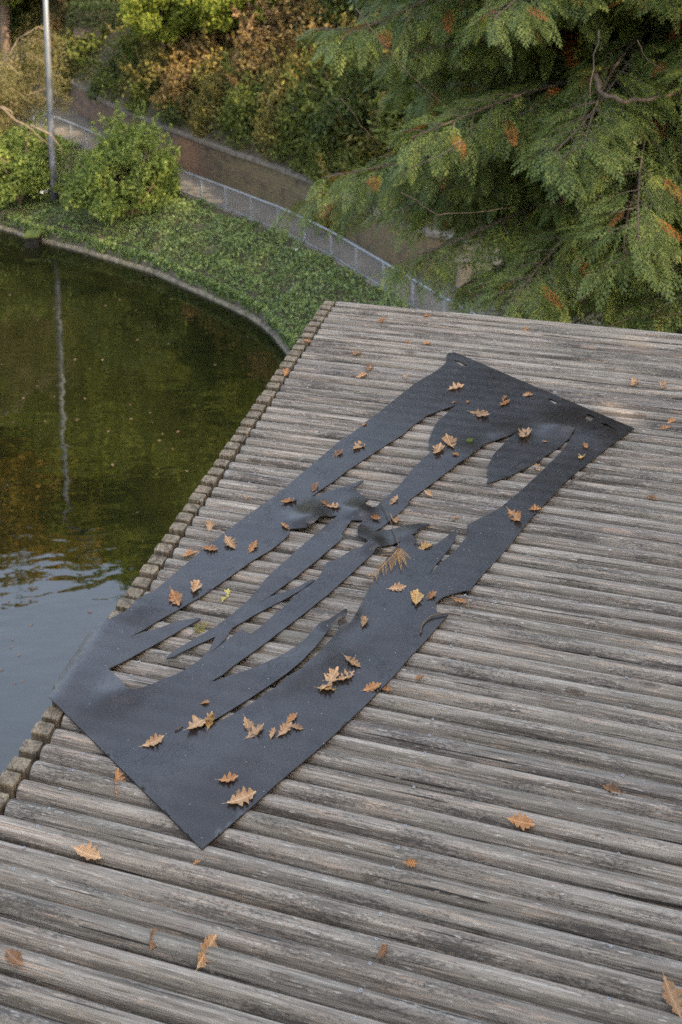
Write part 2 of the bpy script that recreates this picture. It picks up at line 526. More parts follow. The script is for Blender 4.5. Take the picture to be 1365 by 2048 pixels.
def log_mesh(seed, length=5.6, nseg=36):
    r = np.random.default_rng(seed)
    ex = 2.02
    a = np.linspace(0, 2 * np.pi, 18, endpoint=False) + .17
    px = np.sign(np.cos(a)) * np.abs(np.cos(a)) ** (2 / ex)
    pz = np.sign(np.sin(a)) * np.abs(np.sin(a)) ** (2 / ex)
    hw, hh = .0372 + r.uniform(-.0010, .0008), .042
    xs = np.concatenate([[0, .004, .012], np.linspace(.05, length, nseg)])
    end = np.array([.90, .965, 1.0] + [1.0] * nseg)
    ph = r.uniform(0, 6.28, 6)
    prof = 1 + .018 * np.sin(2 * a + ph[0]) + .014 * np.sin(3 * a + ph[1])
    V = []
    for x, s in zip(xs, end):
        wob = .0013 * math.sin(1.3 * x + ph[2]) + .0009 * math.sin(3.7 * x + ph[3])
        wz = .0016 * math.sin(1.1 * x + ph[4]) + .0010 * math.sin(4.3 * x + ph[5])
        rr = prof * s * (1 + r.normal(0, .003, len(a)))
        V.append(np.c_[np.full(len(a), x), hw * px * rr + wob, -hh + hh * pz * rr + wz])
    n = len(a); F = []
    for i in range(len(xs) - 1):
        for j in range(n):
            k = (j + 1) % n
            F.append((i*n+j, (i+1)*n+j, (i+1)*n+k, i*n+k))
    F.append(tuple(range(n))); F.append(tuple((len(xs)-1)*n + j for j in range(n - 1, -1, -1)))
    me = fast_mesh('log', np.vstack(V), F, smooth=True)
    me.polygons[len(F)-1].use_smooth = False; me.polygons[len(F)-2].use_smooth = False
    me.materials.append(M['log'])
    return me

def post_mesh(seed):
    r = np.random.default_rng(seed)
    w, d, h, b = .0405, .0290, .85, .0028
    # chamfered top square post, grain up
    ring = lambda sx, sy, z: [(-sx, -sy, z), (sx, -sy, z), (sx, sy, z), (-sx, sy, z)]
    def ring8(sx, sy, c, z):
        return [(-sx+c,-sy,z),(sx-c,-sy,z),(sx,-sy+c,z),(sx,sy-c,z),(sx-c,sy,z),(-sx+c,sy,z),(-sx,sy-c,z),(-sx,-sy+c,z)]
    j = lambda: r.normal(0, .0004, (8, 3))
    rs = [np.array(ring8(w, d, .004, -h)), np.array(ring8(w, d, .004, -.15)) + j(), np.array(ring8(w, d, .005, -b)) + j() * .6, np.array(ring8(w - b * .8, d - b * .8, .007, 0)) + j()]
    V = np.vstack(rs); F = []
    for i in range(3):
        for q in range(8):
            k = (q + 1) % 8
            F.append((i*8+q, i*8+k, (i+1)*8+k, (i+1)*8+q))
    F.append(tuple(24 + q for q in range(8))); F.append(tuple(7 - q for q in range(8)))
    me = fast_mesh('edge_post', V, F)
    me.materials.append(M['post'])
    return me

# ---- outline of the rubber mat, on the deck plane
outer = ([(893, 711), (896, 707), (908, 704), (931, 713), (1040, 760), (1268.7, 856.4), (1210, 899), (1181, 923), (1152, 945), (1127, 966), (1112, 985), (1067, 1030), (1015, 1096),
          (1000, 1112.5), (976.6, 1137), (957.5, 1158), (938.5, 1182), (931, 1181), (902, 1188.6), (885.7, 1194.5), (872.5, 1204.8), (870, 1213.6), (875.5, 1225), (896.6, 1228.8),
          (881, 1246), (859, 1272), (837, 1297), (822.5, 1310), (789.6, 1350), (753, 1386.8), (738, 1403), (701.6, 1438), (654, 1482), (621, 1511), (555, 1566), (511, 1606.6), (471, 1641), (404, 1698),
          (250, 1545), (97, 1393), (122, 1347), (140, 1320), (157.5, 1297), (171, 1272), (186, 1256), (198, 1247), (215, 1240), (250, 1222), (262, 1214), (270, 1200), (283, 1193), (310, 1180), (353.8, 1143.6), (405, 1099.6), (456, 1059), (526, 1008), (553.5, 989.7), (593.8, 955), (632, 922), (658, 900),
          (682, 880), (702, 868), (729.5, 845), (757, 825), (797, 792.6), (832, 765), (867, 745), (886, 731), (894.5, 720)])
holeA = ([(914.7, 809), (902, 817.7), (892, 827.7), (876, 841), (866, 858), (859, 876), (858, 890), (861, 904), (847, 917), (822, 941), (797, 972.8), (770, 998), (752, 1013), (744, 1014),
          (735, 1009), (726, 1004), (737.5, 998)] + T(540, 940, 5.6875, [(1050, 285), (945, 208), (1065, 125), (1055, 115), (1030, 120), (900, 175), (660, 245), (500, 298), (470, 303), (560, 235), (720, 130), (890, 0)])
         + [(722, 922.8), (772, 890), (804.6, 870), (827, 850), (842, 840), (853, 831), (880, 821), (897, 815)])
holeB = (T(540, 940, 5.6875, [(765, 518), (690, 530), (620, 515), (560, 535), (500, 600), (440, 640), (380, 660), (230, 668), (222, 690), (215, 730), (150, 800), (60, 870), (0, 915)])
         + T(200, 900, 2.73, [(830, 605), (760, 655), (690, 705), (560, 795), (430, 870), (320, 930), (240, 980)]) + [(260.5, 1273.3)]
         + T(200, 900, 2.73, [(200, 1005), (310, 975), (420, 935), (540, 915), (550, 920), (410, 1000), (330, 1045), (220, 1105), (110, 1165)])
         + [(216.7, 1337), (238.6, 1357), (255.7, 1376.2), (271, 1379), (303, 1368.6), (328, 1357)]
         + T(320, 1140, 4.0147, [(100, 850), (200, 800), (300, 735), (350, 690), (395, 640), (420, 590), (445, 533), (400, 555), (330, 585), (240, 628), (160, 665), (110, 695), (52, 712), (70, 680), (140, 630), (230, 580), (350, 510), (440, 460), (560, 370), (680, 270), (760, 190), (850, 70), (920, 0)])
         + T(540, 940, 5.6875, [(200, 1010), (300, 915), (500, 745), (600, 660), (700, 580)]))
holeC = (T(540, 940, 5.6875, [(930, 570), (1055, 572), (1000, 650), (998, 710), (1030, 765), (1090, 778), (1115, 808), (1060, 860), (900, 930), (770, 1010)])
         + T(320, 1140, 4.0147, [(1340, -60), (1275, 58), (1240, 95), (1120, 175), (1000, 292), (900, 372), (800, 462), (720, 518), (660, 478), (640, 485), (560, 545), (500, 590), (403, 670), (480, 598), (520, 558), (580, 465), (640, 430), (700, 395), (760, 360), (900, 285), (1030, 220), (1150, 150), (1245, 78), (1220, 72), (1100, 138), (980, 183), (880, 213), (790, 265), (900, 195), (1000, 120), (1100, 50), (1160, 0)])
         + T(540, 940, 5.6875, [(540, 1020), (700, 880), (800, 800), (832, 760), (820, 720), (885, 625)]))
holeD = (T(700, 1010, 6.825, [(330, 365), (440, 300), (540, 215), (640, 130), (710, 75), (780, 0)]) + T(820, 780, 5.6875, [(0, 1245), (200, 1100), (480, 890), (540, 835), (620, 790), (860, 605), (960, 575), (1150, 510), (1235, 458), (1150, 530), (1060, 620), (960, 720), (900, 830), (882, 920), (888, 1020), (872, 1065), (1000, 1025), (1150, 970)])
         + T(1000, 760, 4.707, [(60, 915), (250, 825), (330, 785), (440, 705), (560, 630), (650, 550), (718, 440), (690, 510), (640, 590), (560, 690), (400, 850), (210, 1030)])
         + T(600, 900, 3.4125, [(1365, 395), (1250, 455), (1140, 512), (1155, 560), (1130, 600), (1060, 690), (990, 745), (880, 848), (910, 805), (960, 745), (1030, 660), (1070, 575), (1065, 540)])
         + T(700, 1010, 6.825, [(1150, 560), (1110, 600), (1060, 622), (940, 600), (900, 580), (875, 545), (910, 455), (842, 404), (940, 377), (915, 335), (1080, 275), (1090, 260), (1040, 250), (940, 252), (800, 270), (680, 300), (560, 330), (420, 345)]))
holeE = (T(700, 1010, 6.825, [(690, 492), (560, 545), (440, 560), (370, 575), (350, 590), (320, 650), (260, 710), (180, 780), (90, 865), (0, 950)])
         + T(360, 1210, 3.9, [(1150, -80), (1050, 0), (970, 65), (830, 170), (620, 330), (420, 470), (330, 545), (240, 597), (300, 585), (380, 550), (520, 510), (630, 465), (780, 395), (900, 325), (1000, 240), (1050, 175), (1090, 140), (1160, 110), (1240, 60), (1295, 28), (1308, 40), (1302, 75), (1290, 100), (1310, 140), (1325, 140), (1345, 115)])
         + [(708, 1234), (729, 1196), (746.5, 1160.8), (758, 1143), (773, 1117), (788, 1097), (799, 1086)])
holeF = T(360, 1210, 3.9, [(1230, 125), (1250, 165), (1248, 180), (1200, 240), (1130, 320), (1060, 395), (1000, 440), (950, 495), (880, 530), (830, 565), (740, 645), (640, 710), (560, 765), (450, 830), (370, 875), (300, 910), (215, 945), (80, 1008), (150, 965), (270, 895), (400, 815), (500, 755), (600, 690), (720, 610), (850, 520), (960, 425), (1070, 310), (1130, 230), (1190, 160)])
small_holes = [T(1000, 760, 4.707, [(778, 350), (828, 315), (900, 350), (850, 390)]),
               T(1000, 760, 4.707, [(942, 402), (1000, 410), (1098, 470), (1030, 462)]),
               T(1000, 760, 4.707, [(440, 174), (482, 176), (560, 216), (515, 224)]),
               T(1000, 760, 4.707, [(128, 832), (160, 797), (240, 745), (170, 802)]),
               T(850, 680, 3.033, [(176, 123), (202, 124), (262, 157), (222, 156)])]
holes = [holeA, holeB, holeC, holeD, holeE, holeF] + small_holes

def to_el(poly): return np.array([el(*p) for p in poly])
OUT_EL = to_el(outer)
HOLES_EL = [to_el(h) for h in holes]

def inside(poly, pts):
    x, y = pts[:, 0], pts[:, 1]
    r = np.zeros(len(pts), bool)
    j = len(poly) - 1
    for i in range(len(poly)):
        xi, yi = poly[i]; xj, yj = poly[j]
        c = ((yi > y) != (yj > y)) & (x < (xj - xi) * (y - yi) / (yj - yi + 1e-12) + xi)
        r ^= c
        j = i
    return r
def on_mat(pts):
    pts = np.atleast_2d(pts)
    k = inside(OUT_EL, pts)
    for h in HOLES_EL: k &= ~inside(h, pts)
    return k

# where the sheet lifts off the boards: (px, py, radius along, radius across, lift)
LIFT = [(1120, 848, .12, .09, .060), (1008, 862, .10, .06, .022), (618, 1032, .09, .085, .075), (716, 1020, .06, .075, .06),
        (712, 1064, .045, .055, .05), (744, 1086, .055, .055, .045), (668, 1234, .08, .06, .065), (632, 1290, .09, .09, .03), (585, 1330, .14, .12, .028), (640, 1335, .10, .10, .02),
        (245, 1378, .13, .08, .045), (275, 1212, .08, .09, .03), (150, 1350, .2, .18, .02), (820, 1065, .08, .05, .025), (905, 1062, .05, .05, .02), (688, 1222, .04, .05, .03),
        (500, 1240, .06, .06, .012), (930, 905, .12, .10, .018), (1190, 868, .12, .10, .022), (640, 1330, .3, .05, .012), (520, 1480, .35, .10, .012), (560, 1520, .2, .5, .006), (715, 968, .06, .04, .02), (336, 1312, .06, .04, .012)]
LIFT_EL = [(*el(a, b), c, d, h) for a, b, c, d, h in LIFT]
def mat_z(p):
    e, l = p[:, 0], p[:, 1]
    z = np.full(len(p), .0045)
    z += .0022 * np.sin(e * 5.1 + l * 3.3) + .0018 * np.sin(e * 9.7 - l * 6.1 + 1.0) + .003
    z += .0008 * np.cos(e * 2 * np.pi / PITCH)
    ca, sa = math.cos(.66), math.sin(.66)
    for e0, l0, ra, rc, h in LIFT_EL:
        de, dl = e - e0, l - l0
        a = de * ca + dl * sa; c = -de * sa + dl * ca
        z += .62 * h * np.exp(-(a / ra) ** 2 - (c / rc) ** 2)
    over = np.clip(-.045 - l, 0, None)
    z -= 1.6 * over ** 1.5
    return z

def densify(poly, step):
    out = []
    for i in range(len(poly)):
        a, b = poly[i], poly[(i + 1) % len(poly)]
        n = max(1, int(np.ceil(np.linalg.norm(b - a) / step)))
        for k in range(n): out.append(a + (b - a) * k / n)
    return np.array(out)

def build_mat():
    pts = []; edges = []
    for poly in [OUT_EL] + HOLES_EL:
        q = densify(poly, .03)
        s = len(pts)
        pts += list(q)
        edges += [(s + i, s + (i + 1) % len(q)) for i in range(len(q))]
    border = np.array(pts)
    g = np.array([(e, l) for e in np.arange(OUT_EL[:, 0].min(), OUT_EL[:, 0].max(), .026) for l in np.arange(OUT_EL[:, 1].min(), OUT_EL[:, 1].max(), .026)])
    g = g + rng.uniform(-.004, .004, g.shape)
    g = g[on_mat(g)]
    keep = np.array([np.min(np.sum((border - q) ** 2, axis=1)) > .012 ** 2 for q in g])
    allp = np.vstack([border, g[keep]])
    v, e_, f_, *_ = delaunay_2d_cdt([Vector(p) for p in allp], edges, [], 0, 1e-6)
    v = np.array([(p.x, p.y) for p in v]); f = np.array([t for t in f_ if len(t) == 3])
    cen = v[f].mean(axis=1)
    f = f[on_mat(cen)]
    used = np.unique(f); re = -np.ones(len(v), int); re[used] = np.arange(len(used))
    v = v[used]; f = re[f]
    z = mat_z(v)
    top = DO + v[:, :1] * DE + v[:, 1:] * DL + np.c_[np.zeros(len(v)), np.zeros(len(v)), z]
    top[:, :2] *= (1 - z / CAM_H)[:, None]      # traced on the boards, raised parts sit nearer
    a = top[f[:, 1]] - top[f[:, 0]]; b = top[f[:, 2]] - top[f[:, 0]]
    flip = np.cross(a, b)[:, 2] < 0
    f[flip] = f[flip][:, ::-1]
    # thickness follows the surface
    nrm = np.zeros_like(top)
    cr = np.cross(top[f[:, 1]] - top[f[:, 0]], top[f[:, 2]] - top[f[:, 0]])
    for k in range(3): np.add.at(nrm, f[:, k], cr)
    nrm /= np.linalg.norm(nrm, axis=1)[:, None] + 1e-12
    bot = top - nrm * .0048
    n = len(top)
    from collections import Counter
    cnt = Counter()
    for t in f:
        for k in range(3): cnt[tuple(sorted((t[k], t[(k + 1) % 3])))] += 1
    faces = [tuple(t) for t in f] + [tuple(t[::-1] + n) for t in f]
    rim = []
    for t in f:
        for k in range(3):
            i, j = t[k], t[(k + 1) % 3]
            if cnt[tuple(sorted((i, j)))] == 1:
                b0 = 2 * n + len(rim); rim += [top[i], bot[i], bot[j], top[j]]
                faces.append((b0, b0 + 1, b0 + 2, b0 + 3))
    me = fast_mesh('rubber_mat', np.vstack([top, bot, np.array(rim)]), faces, smooth=True)
    for p in me.polygons:
        if len(p.vertices) == 4: p.use_smooth = False
    return obj('rubber_mat', me, M['rubber'])
rubber = build_mat()
tag(rubber, 'long black rubber mat with jagged tree-like cut-outs lying across the deck', 'rubber mat')

deck_o = empty('timber_deck', DO)
tag(deck_o, 'weathered grey deck of round timber logs with a row of square edge posts', 'deck')
deck_o.rotation_euler = (0, 0, -ANG)
logs = [log_mesh(100 + i) for i in range(9)]
posts = [post_mesh(300 + i) for i in range(6)]
def screw_mesh():
    a = np.linspace(0, 2 * np.pi, 10, endpoint=False)
    c = np.c_[np.cos(a), np.sin(a)]
    V = np.vstack([np.c_[c * .0056, np.full(10, -.001)], np.c_[c * .005, np.full(10, .0016)], np.c_[c * .0024, np.full(10, .0016)], np.c_[c * .0022, np.full(10, .0002)]])
    F = []; mi = []
    for i in range(3):
        for j in range(10):
            k = (j + 1) % 10
            F.append((i*10+j, i*10+k, (i+1)*10+k, (i+1)*10+j)); mi.append(1 if i == 2 else 0)
    F.append(tuple(30 + j for j in range(10))); mi.append(1)
    me = fast_mesh('screw', V, F, mi)
    me.materials.append(M['screw']); me.materials.append(M['screw_dark'])
    return me
screw_me = screw_mesh()
for n in range(-1, 61):
    ef = log_front(n); eb = log_front(n - 1) if n > -1 else ef + PITCH
    ec = (ef + eb) / 2
    lg = obj('log', logs[(n * 5 + 2) % 9], parent=deck_o)
    lg.location = (.034 + random.uniform(-.004, .004), ec, random.uniform(-.0022, .0012))
    lg.rotation_euler = (random.uniform(-.10, .10), 0, random.uniform(-.0006, .0006))
    po = obj('edge_post', posts[(n * 5 + 1) % 6], parent=deck_o)
    po.location = (-.0225 + random.uniform(-.003, .003), ec + random.uniform(-.003, .003), random.uniform(-.010, .001))
    po.rotation_euler = (random.uniform(-.012, .012), random.uniform(-.012, .012), random.uniform(-.05, .05) + (math.pi if n % 2 else 0))
    for row in (.208, 1.53, 2.285):
        e0 = ec + random.uniform(-.004, .004) + .008; l0 = row + random.uniform(-.006, .006)
        if row > 2 and n % 2: continue
        if on_mat((e0, l0))[0]: continue
        s = obj('screw', screw_me, parent=lg)
        s.location = (l0 - lg.location.x, e0 - ec, .0008)
for l in (.208, 1.53, 2.85, 4.2):
    mb = MB(); mb.box((l - .06, -5.35, -.30), (l + .06, .06, -.0925))
    obj('beam', mb.mesh('beam'), M['beam'], deck_o)
    for e in (-.5, -3.0, -5.2):
        mb = MB(); mb.tube([(l, e, -15.0), (l, e, -7), (l, e, -.302)], .14, 10)
        obj('pile', mb.mesh('pile', True), M['beam'], deck_o)

# ------------------------------------------------------------------ terrain
Z_PATH, Z_WATER = -12.5, -13.9
def world_line(px_pts, z, pre, post):
    return np.array([(x, y) for x, y in pre] + [tuple(P(a, b, z)[:2]) for a, b in px_pts] + [(x, y) for x, y in post], float)
water_edge = world_line([(0, 457), (55, 480), (100, 490), (150, 502), (200, 517), (250, 532), (300, 547), (350, 570), (400, 592), (450, 615), (500, 640), (535, 668), (555, 693), (575, 722)], Z_WATER,
                        [(-120, 70), (-60, 60), (-30, 52)], [(1.2, 30), (6, 24), (11, 14), (15, 0), (18, -60)])
fence_line = world_line([(100, 268), (165, 295), (270, 350), (352, 385), (398, 401), (449, 421), (508, 445), (563, 467), (614, 492), (666, 519), (715, 550), (769, 583), (830, 622), (900, 665), (960, 700)], Z_PATH,
                        [(-120, 92), (-60, 82), (-30, 68)], [(9, 27), (14, 18), (19, 4), (24, -60)])
wall_line = world_line([(60, 160), (115, 200), (160, 232), (225, 276), (345, 330), (450, 375), (550, 412), (633, 447), (700, 480), (780, 530), (850, 560), (930, 575), (1060, 605), (1200, 650), (1340, 715)], Z_PATH,
                       [(-120, 104), (-60, 93), (-32, 78)], [(14, 28), (20, 19), (25, 5), (30, -60)])
def resample(poly, n):
    d = np.concatenate([[0], np.cumsum(np.linalg.norm(np.diff(poly, axis=0), axis=1))])
    # keep the stations tied to the frame: even steps per original vertex
    t = np.linspace(0, len(poly) - 1, n)
    i = np.arange(len(poly))
    return np.c_[np.interp(t, i, poly[:, 0]), np.interp(t, i, poly[:, 1])]
def smooth_line(poly, it=2):
    p = poly.copy()
    for _ in range(it): p[1:-1] = .25 * p[:-2] + .5 * p[1:-1] + .25 * p[2:]
    return p
K = 160
WE, FE, WA = (smooth_line(resample(x, K), 3) for x in (water_edge, fence_line, wall_line))
def loft(name, rows, mat, uvs=None):
    n = len(rows[0]); V = np.vstack(rows); F = []
    for i in range(len(rows) - 1):
        for j in range(n - 1): F.append((i*n+j, i*n+j+1, (i+1)*n+j+1, (i+1)*n+j))
    me = fast_mesh(name, V, F, smooth=True)
    return obj(name, me, mat)
def z3(xy, z): return np.c_[xy, np.broadcast_to(z, (len(xy),))]
def normals2(poly):
    t = np.gradient(poly, axis=0); t /= np.linalg.norm(t, axis=1)[:, None]
    n = np.c_[-t[:, 1], t[:, 0]]
    return n      # points away from the lake
NW = normals2(WE)
Z_BANK = -13.38
bank_rows = [z3(WE + NW * .46, Z_BANK)]
for k in (.25, .5, .75, 1.0):
    bank_rows.append(z3((WE + NW * .46) * (1 - k) + (FE - normals2(FE) * .10) * k, Z_BANK + (Z_PATH + .02 - Z_BANK) * k + .18 * math.sin(k * math.pi)))
bank = loft('bank', bank_rows, M['soil']); tag(bank, kind='structure')
path = loft('path', [z3(FE - normals2(FE) * .02, Z_PATH), z3(WA + normals2(WA) * .1, Z_PATH + .02)], M['path']); tag(path, kind='structure')
NA = normals2(WA)
hill_prof = [(.12, -10.98), (2.5, -9.7), (6, -7.4), (12, -3.8), (20, -.6), (34, 2.0), (90, 5.0), (260, 8.0)]
def hill_z(d): return np.interp(d, [a for a, b in hill_prof], [b for a, b in hill_prof])
# hill stations run out along one fan so that they never cross
fan = np.c_[np.interp(np.arange(K), [0, 40, 100, 130, K - 1], [-.55, -.25, .15, .55, .9]), np.ones(K)]
fan /= np.linalg.norm(fan, axis=1)[:, None]
hill = loft('hillside', [z3(WA + fan * d, z) for d, z in hill_prof], M['soil']); tag(hill, kind='structure')
mb = MB(); g = 400.0
mb.add([(-g, -g, -14.6), (g, -g, -14.6), (g, g, -14.6), (-g, g, -14.6)], [(0, 1, 2, 3)])
tag(obj('ground', mb.mesh('ground'), M['soil']), kind='structure')
# water sheet: the lake side of its edge
lake = list(z3(WE + NW * .05, Z_WATER)) + [np.array((-120, -60, Z_WATER))]
lv = np.array(lake)
vv, _, ff, *_ = delaunay_2d_cdt([Vector(p[:2]) for p in lv], [(i, (i + 1) % len(lv)) for i in range(len(lv))], [], 1, 1e-6)
me = fast_mesh('water', [(p.x, p.y, Z_WATER) for p in vv], [tuple(t) for t in ff])
if me.polygons[0].normal.z < 0: me.flip_normals()
tag(obj('water', me, M['water']), kind='structure')

# pond edging: kerb stones in front of a low wall
edging = empty('pond_edging', (*WE[80], Z_WATER))
tag(edging, 'low stone wall with a pale kerb line curving along the water under the ivy', 'edging')
def ribbon(poly, prof, name, mat, parent, base):
    nrm = normals2(poly); rows = [np.c_[poly + nrm * o, np.full(len(poly), z)] - base for o, z in prof]
    n = len(poly); V = np.vstack(rows); F = []
    for i in range(len(rows) - 1):
        for j in range(n - 1): F.append((i*n+j, i*n+j+1, (i+1)*n+j+1, (i+1)*n+j))
    ds = np.concatenate([[0], np.cumsum(np.linalg.norm(np.diff(poly, axis=0), axis=1))])
    uv = np.vstack([np.c_[ds, np.full(n, z)] for o, z in prof])
    return obj(name, fast_mesh(name, V, F, uvs=uv), mat, parent)
base = np.array([*WE[80], Z_WATER])
ribbon(WE, [(.28, Z_WATER - .2), (.28, Z_BANK + .02), (.60, Z_BANK + .03)], 'low_wall', M['bankwall'], edging, base)
d = np.concatenate([[0], np.cumsum(np.linalg.norm(np.diff(WE, axis=0), axis=1))])
s0 = d[np.argmin(np.linalg.norm(WE - water_edge[3], axis=1))] - 3; s1 = d[np.argmin(np.linalg.norm(WE - water_edge[16], axis=1))] + 1
def at_len(poly, dd, s): return np.array([np.interp(s, dd, poly[:, 0]), np.interp(s, dd, poly[:, 1])])
def segment_boxes(poly, dd, a, b, step, prof_lo, prof_hi, name, mat, parent, base, gap=.012, jit=.01):
    s = a
    while s < b:
        p, q = at_len(poly, dd, s + gap), at_len(poly, dd, s + step - gap)
        t = (q - p) / np.linalg.norm(q - p); nn = np.array([-t[1], t[0]])
        zz = random.uniform(-jit, jit); L = np.linalg.norm(q - p)
        Mx = (np.array([[t[0], nn[0], 0], [t[1], nn[1], 0], [0, 0, 1.0]]), np.array([*p, zz]) - base)
        m2 = MB(); m2.box((0, prof_lo[0], prof_lo[1]), (L, prof_hi[0], prof_hi[1]), Mx)
        o = obj(name, m2.mesh(name), mat, parent)
        s += step
segment_boxes(WE, d, s0, s1, .9, (.10, Z_WATER - .2), (.27, Z_WATER + .10), 'kerb_stone', M['kerb'], edging, base)

# retaining wall behind the path
rw = empty('retaining_wall', (*WA[70], Z_PATH))
tag(rw, 'long old brick retaining wall behind the path, dark and mossy with a flat coping', 'wall')
dW = np.concatenate([[0], np.cumsum(np.linalg.norm(np.diff(WA, axis=0), axis=1))])
def near_len(px, py, z, poly, dd):
    q = P(px, py, z)[:2]; return dd[np.argmin(np.linalg.norm(poly - q, axis=1))]
sA = near_len(60, 160, Z_PATH, WA, dW) - 14; sB = near_len(935, 576, Z_PATH, WA, dW) + .5
ss = np.arange(sA, sB, .5); poly = np.array([at_len(WA, dW, s) for s in ss])
s_ref = near_len(345, 330, Z_PATH, WA, dW)
base = np.array([*WA[70], Z_PATH])
nrm = normals2(poly)
WALL_H = 1.62
rows = [np.c_[poly + nrm * o, np.full(len(poly), z)] - base for o, z in [(0, Z_PATH - .1), (.05, Z_PATH + WALL_H - .12), (.45, Z_PATH + WALL_H - .12)]]
n = len(poly); V = np.vstack(rows); Fc = []
for i in range(2):
    for j in range(n - 1): Fc.append((i*n+j, i*n+j+1, (i+1)*n+j+1, (i+1)*n+j))
uv = np.vstack([np.c_[ss - s_ref + 20, np.full(n, z)] for z in (0, WALL_H, WALL_H + .4)])
obj('brickwork', fast_mesh('brickwork', V, Fc, uvs=uv), M['brick'], rw)
segment_boxes(WA, dW, sA, sB, 1.0, (-.06, Z_PATH + WALL_H - .119), (.5, Z_PATH + WALL_H), 'coping_stone', M['coping'], rw, base)

# rubble wall at the right, below the cedar
def superstone(seed):
    r = np.random.default_rng(seed)
    u = np.linspace(-math.pi / 2, math.pi / 2, 6); w = np.linspace(0, 2 * math.pi, 10, endpoint=False)
    V = []
    f = lambda c, e: np.sign(c) * abs(c) ** e
    for a in u:
        for b in w:
            V.append((f(math.cos(a), .34) * f(math.cos(b), .34), f(math.cos(a), .34) * f(math.sin(b), .34), f(math.sin(a), .34)))
    V = np.array(V) * .5
    sh = r.normal(0, .15, (3, 3)); V = V @ (np.eye(3) + sh).T + r.normal(0, .030, V.shape)
    F = []
    for i in range(5):
        for j in range(10):
            k = (j + 1) % 10
            F.append((i*10+j, i*10+k, (i+1)*10+k, (i+1)*10+j))
    me = fast_mesh('stone', V, F); me.materials.append(M['stone'])
    return me
stones = [superstone(700 + i) for i in range(8)]
sw = empty('rubble_wall', P(1100, 620, Z_PATH))
tag(sw, 'pale rubble stone wall with mossy joints seen under the cedar beside the path', 'wall')
swb = P(1100, 620, Z_PATH)
s_a = near_len(935, 576, Z_PATH, WA, dW); s_b = near_len(1340, 715, Z_PATH, WA, dW) + .6
ssl = np.arange(s_a, s_b, .4); polyS = np.array([at_len(WA, dW, s) for s in ssl])
nS = normals2(polyS)
rows = [np.c_[polyS + nS * o, np.full(len(polyS), z)] - swb for o, z in [(.02, Z_PATH - .1), (.12, Z_PATH + 1.85), (.6, Z_PATH + 1.87)]]
n = len(polyS); Fc = []
for i in range(2):
    for j in range(n - 1): Fc.append((i*n+j, i*n+j+1, (i+1)*n+j+1, (i+1)*n+j))
obj('wall_core', fast_mesh('wall_core', np.vstack(rows), Fc), M['moss'], sw)
z = 0.0; q = 0
while z < 1.8:
    hgt = random.uniform(.20, .34); s = s_a + random.uniform(-.1, .2)
    while s < s_b:
        w = random.uniform(.18, .50)
        p = at_len(WA, dW, s + w / 2); p2 = at_len(WA, dW, s + w / 2 + .1); t = (p2 - p) / .1; ang = math.atan2(t[1], t[0])
        o = obj('stone', stones[q % 8], parent=sw); q += 1
        zz = Z_PATH + z + hgt / 2 + random.uniform(-.03, .03)
        nn = np.array([-t[1], t[0]])
        off = .02 + .055 * z
        o.location = Vector((*(p + nn * off), zz)) - Vector(swb)
        o.rotation_euler = (0, random.uniform(-.12, .12), ang + random.uniform(-.08, .08))
        o.scale = (w * .93, random.uniform(.26, .34), hgt * random.uniform(.72, 1.0))
        s += w
    z += hgt * .94
gp = P(930, 582, Z_PATH)
gpo = empty('gate_pillar', gp)
tag(gpo, 'squat pale stone pillar at the left end of the rubble wall', 'pillar')
o = obj('shaft', superstone(790), parent=gpo); o.location = (0, 0, .5); o.scale = (.55, .5, 1.0)
o = obj('cap', superstone(791), parent=gpo); o.location = (0, 0, 1.02); o.scale = (.62, .58, .16)

# ------------------------------------------------------------------ railing
rail = empty('railing', P(563, 467, Z_PATH))
tag(rail, 'galvanised steel railing with slim vertical bars along the lakeside path', 'railing')
rb = P(563, 467, Z_PATH)
FH = .97
dF = np.concatenate([[0], np.cumsum(np.linalg.norm(np.diff(FE, axis=0), axis=1))])
f0 = near_len(100, 268, Z_PATH, FE, dF) - 8; f1 = near_len(960, 700, Z_PATH, FE, dF) + 5
fs = np.arange(f0, f1, .35); fp = np.array([at_len(FE, dF, s) for s in fs])
def rail_tube(name, z, r):
    m2 = MB(); m2.tube(np.c_[fp, np.full(len(fp), z)] - rb, r, 6); obj(name, m2.mesh(name, True), M['rail'], rail)
rail_tube('top_rail', Z_PATH + FH, .030)
rail_tube('bottom_rail', Z_PATH + .12, .016)
ppx = [(352, 385), (398, 401), (449, 421), (508, 445), (563, 467), (614, 492), (666, 519), (715, 550), (769, 583)]
ps = [near_len(a, b, Z_PATH, FE, dF) for a, b in ppx]
ps = [dF[0] + 0 for _ in range(0)] + list(np.interp(np.arange(len(ppx)), np.arange(len(ppx)), np.linspace(ps[0], ps[-1], len(ppx))))
stp = ps[1] - ps[0]
allp = [ps[0] - stp * k for k in range(8, 0, -1)] + ps + [ps[-1] + stp * k for k in range(1, 5)]
for s in allp:
    p = at_len(FE, dF, s)
    m2 = MB(); m2.box((-.03, -.035, -.05), (.03, .035, FH - .02))
    o = obj('rail_post', m2.mesh('rail_post'), M['rail'], rail); o.location = Vector((*p, Z_PATH)) - Vector(rb)
    t = at_len(FE, dF, s + .2) - p; o.rotation_euler = (0, 0, math.atan2(t[1], t[0]))
mb = MB()
for s in np.arange(f0 + .06, f1, .11):
    p = at_len(FE, dF, s); b0 = np.array([*p, Z_PATH]) - rb
    mb.box(b0 + (-.002, -.002, .12), b0 + (.002, .002, FH - .02))
tag(obj('infill_bars', mb.mesh('infill_bars'), M['rail'], rail), kind='stuff')
pk = empty('path_kerb', P(563, 467, Z_PATH)); tag(pk, 'narrow pale kerb line under the railing at the edge of the path', 'kerb')
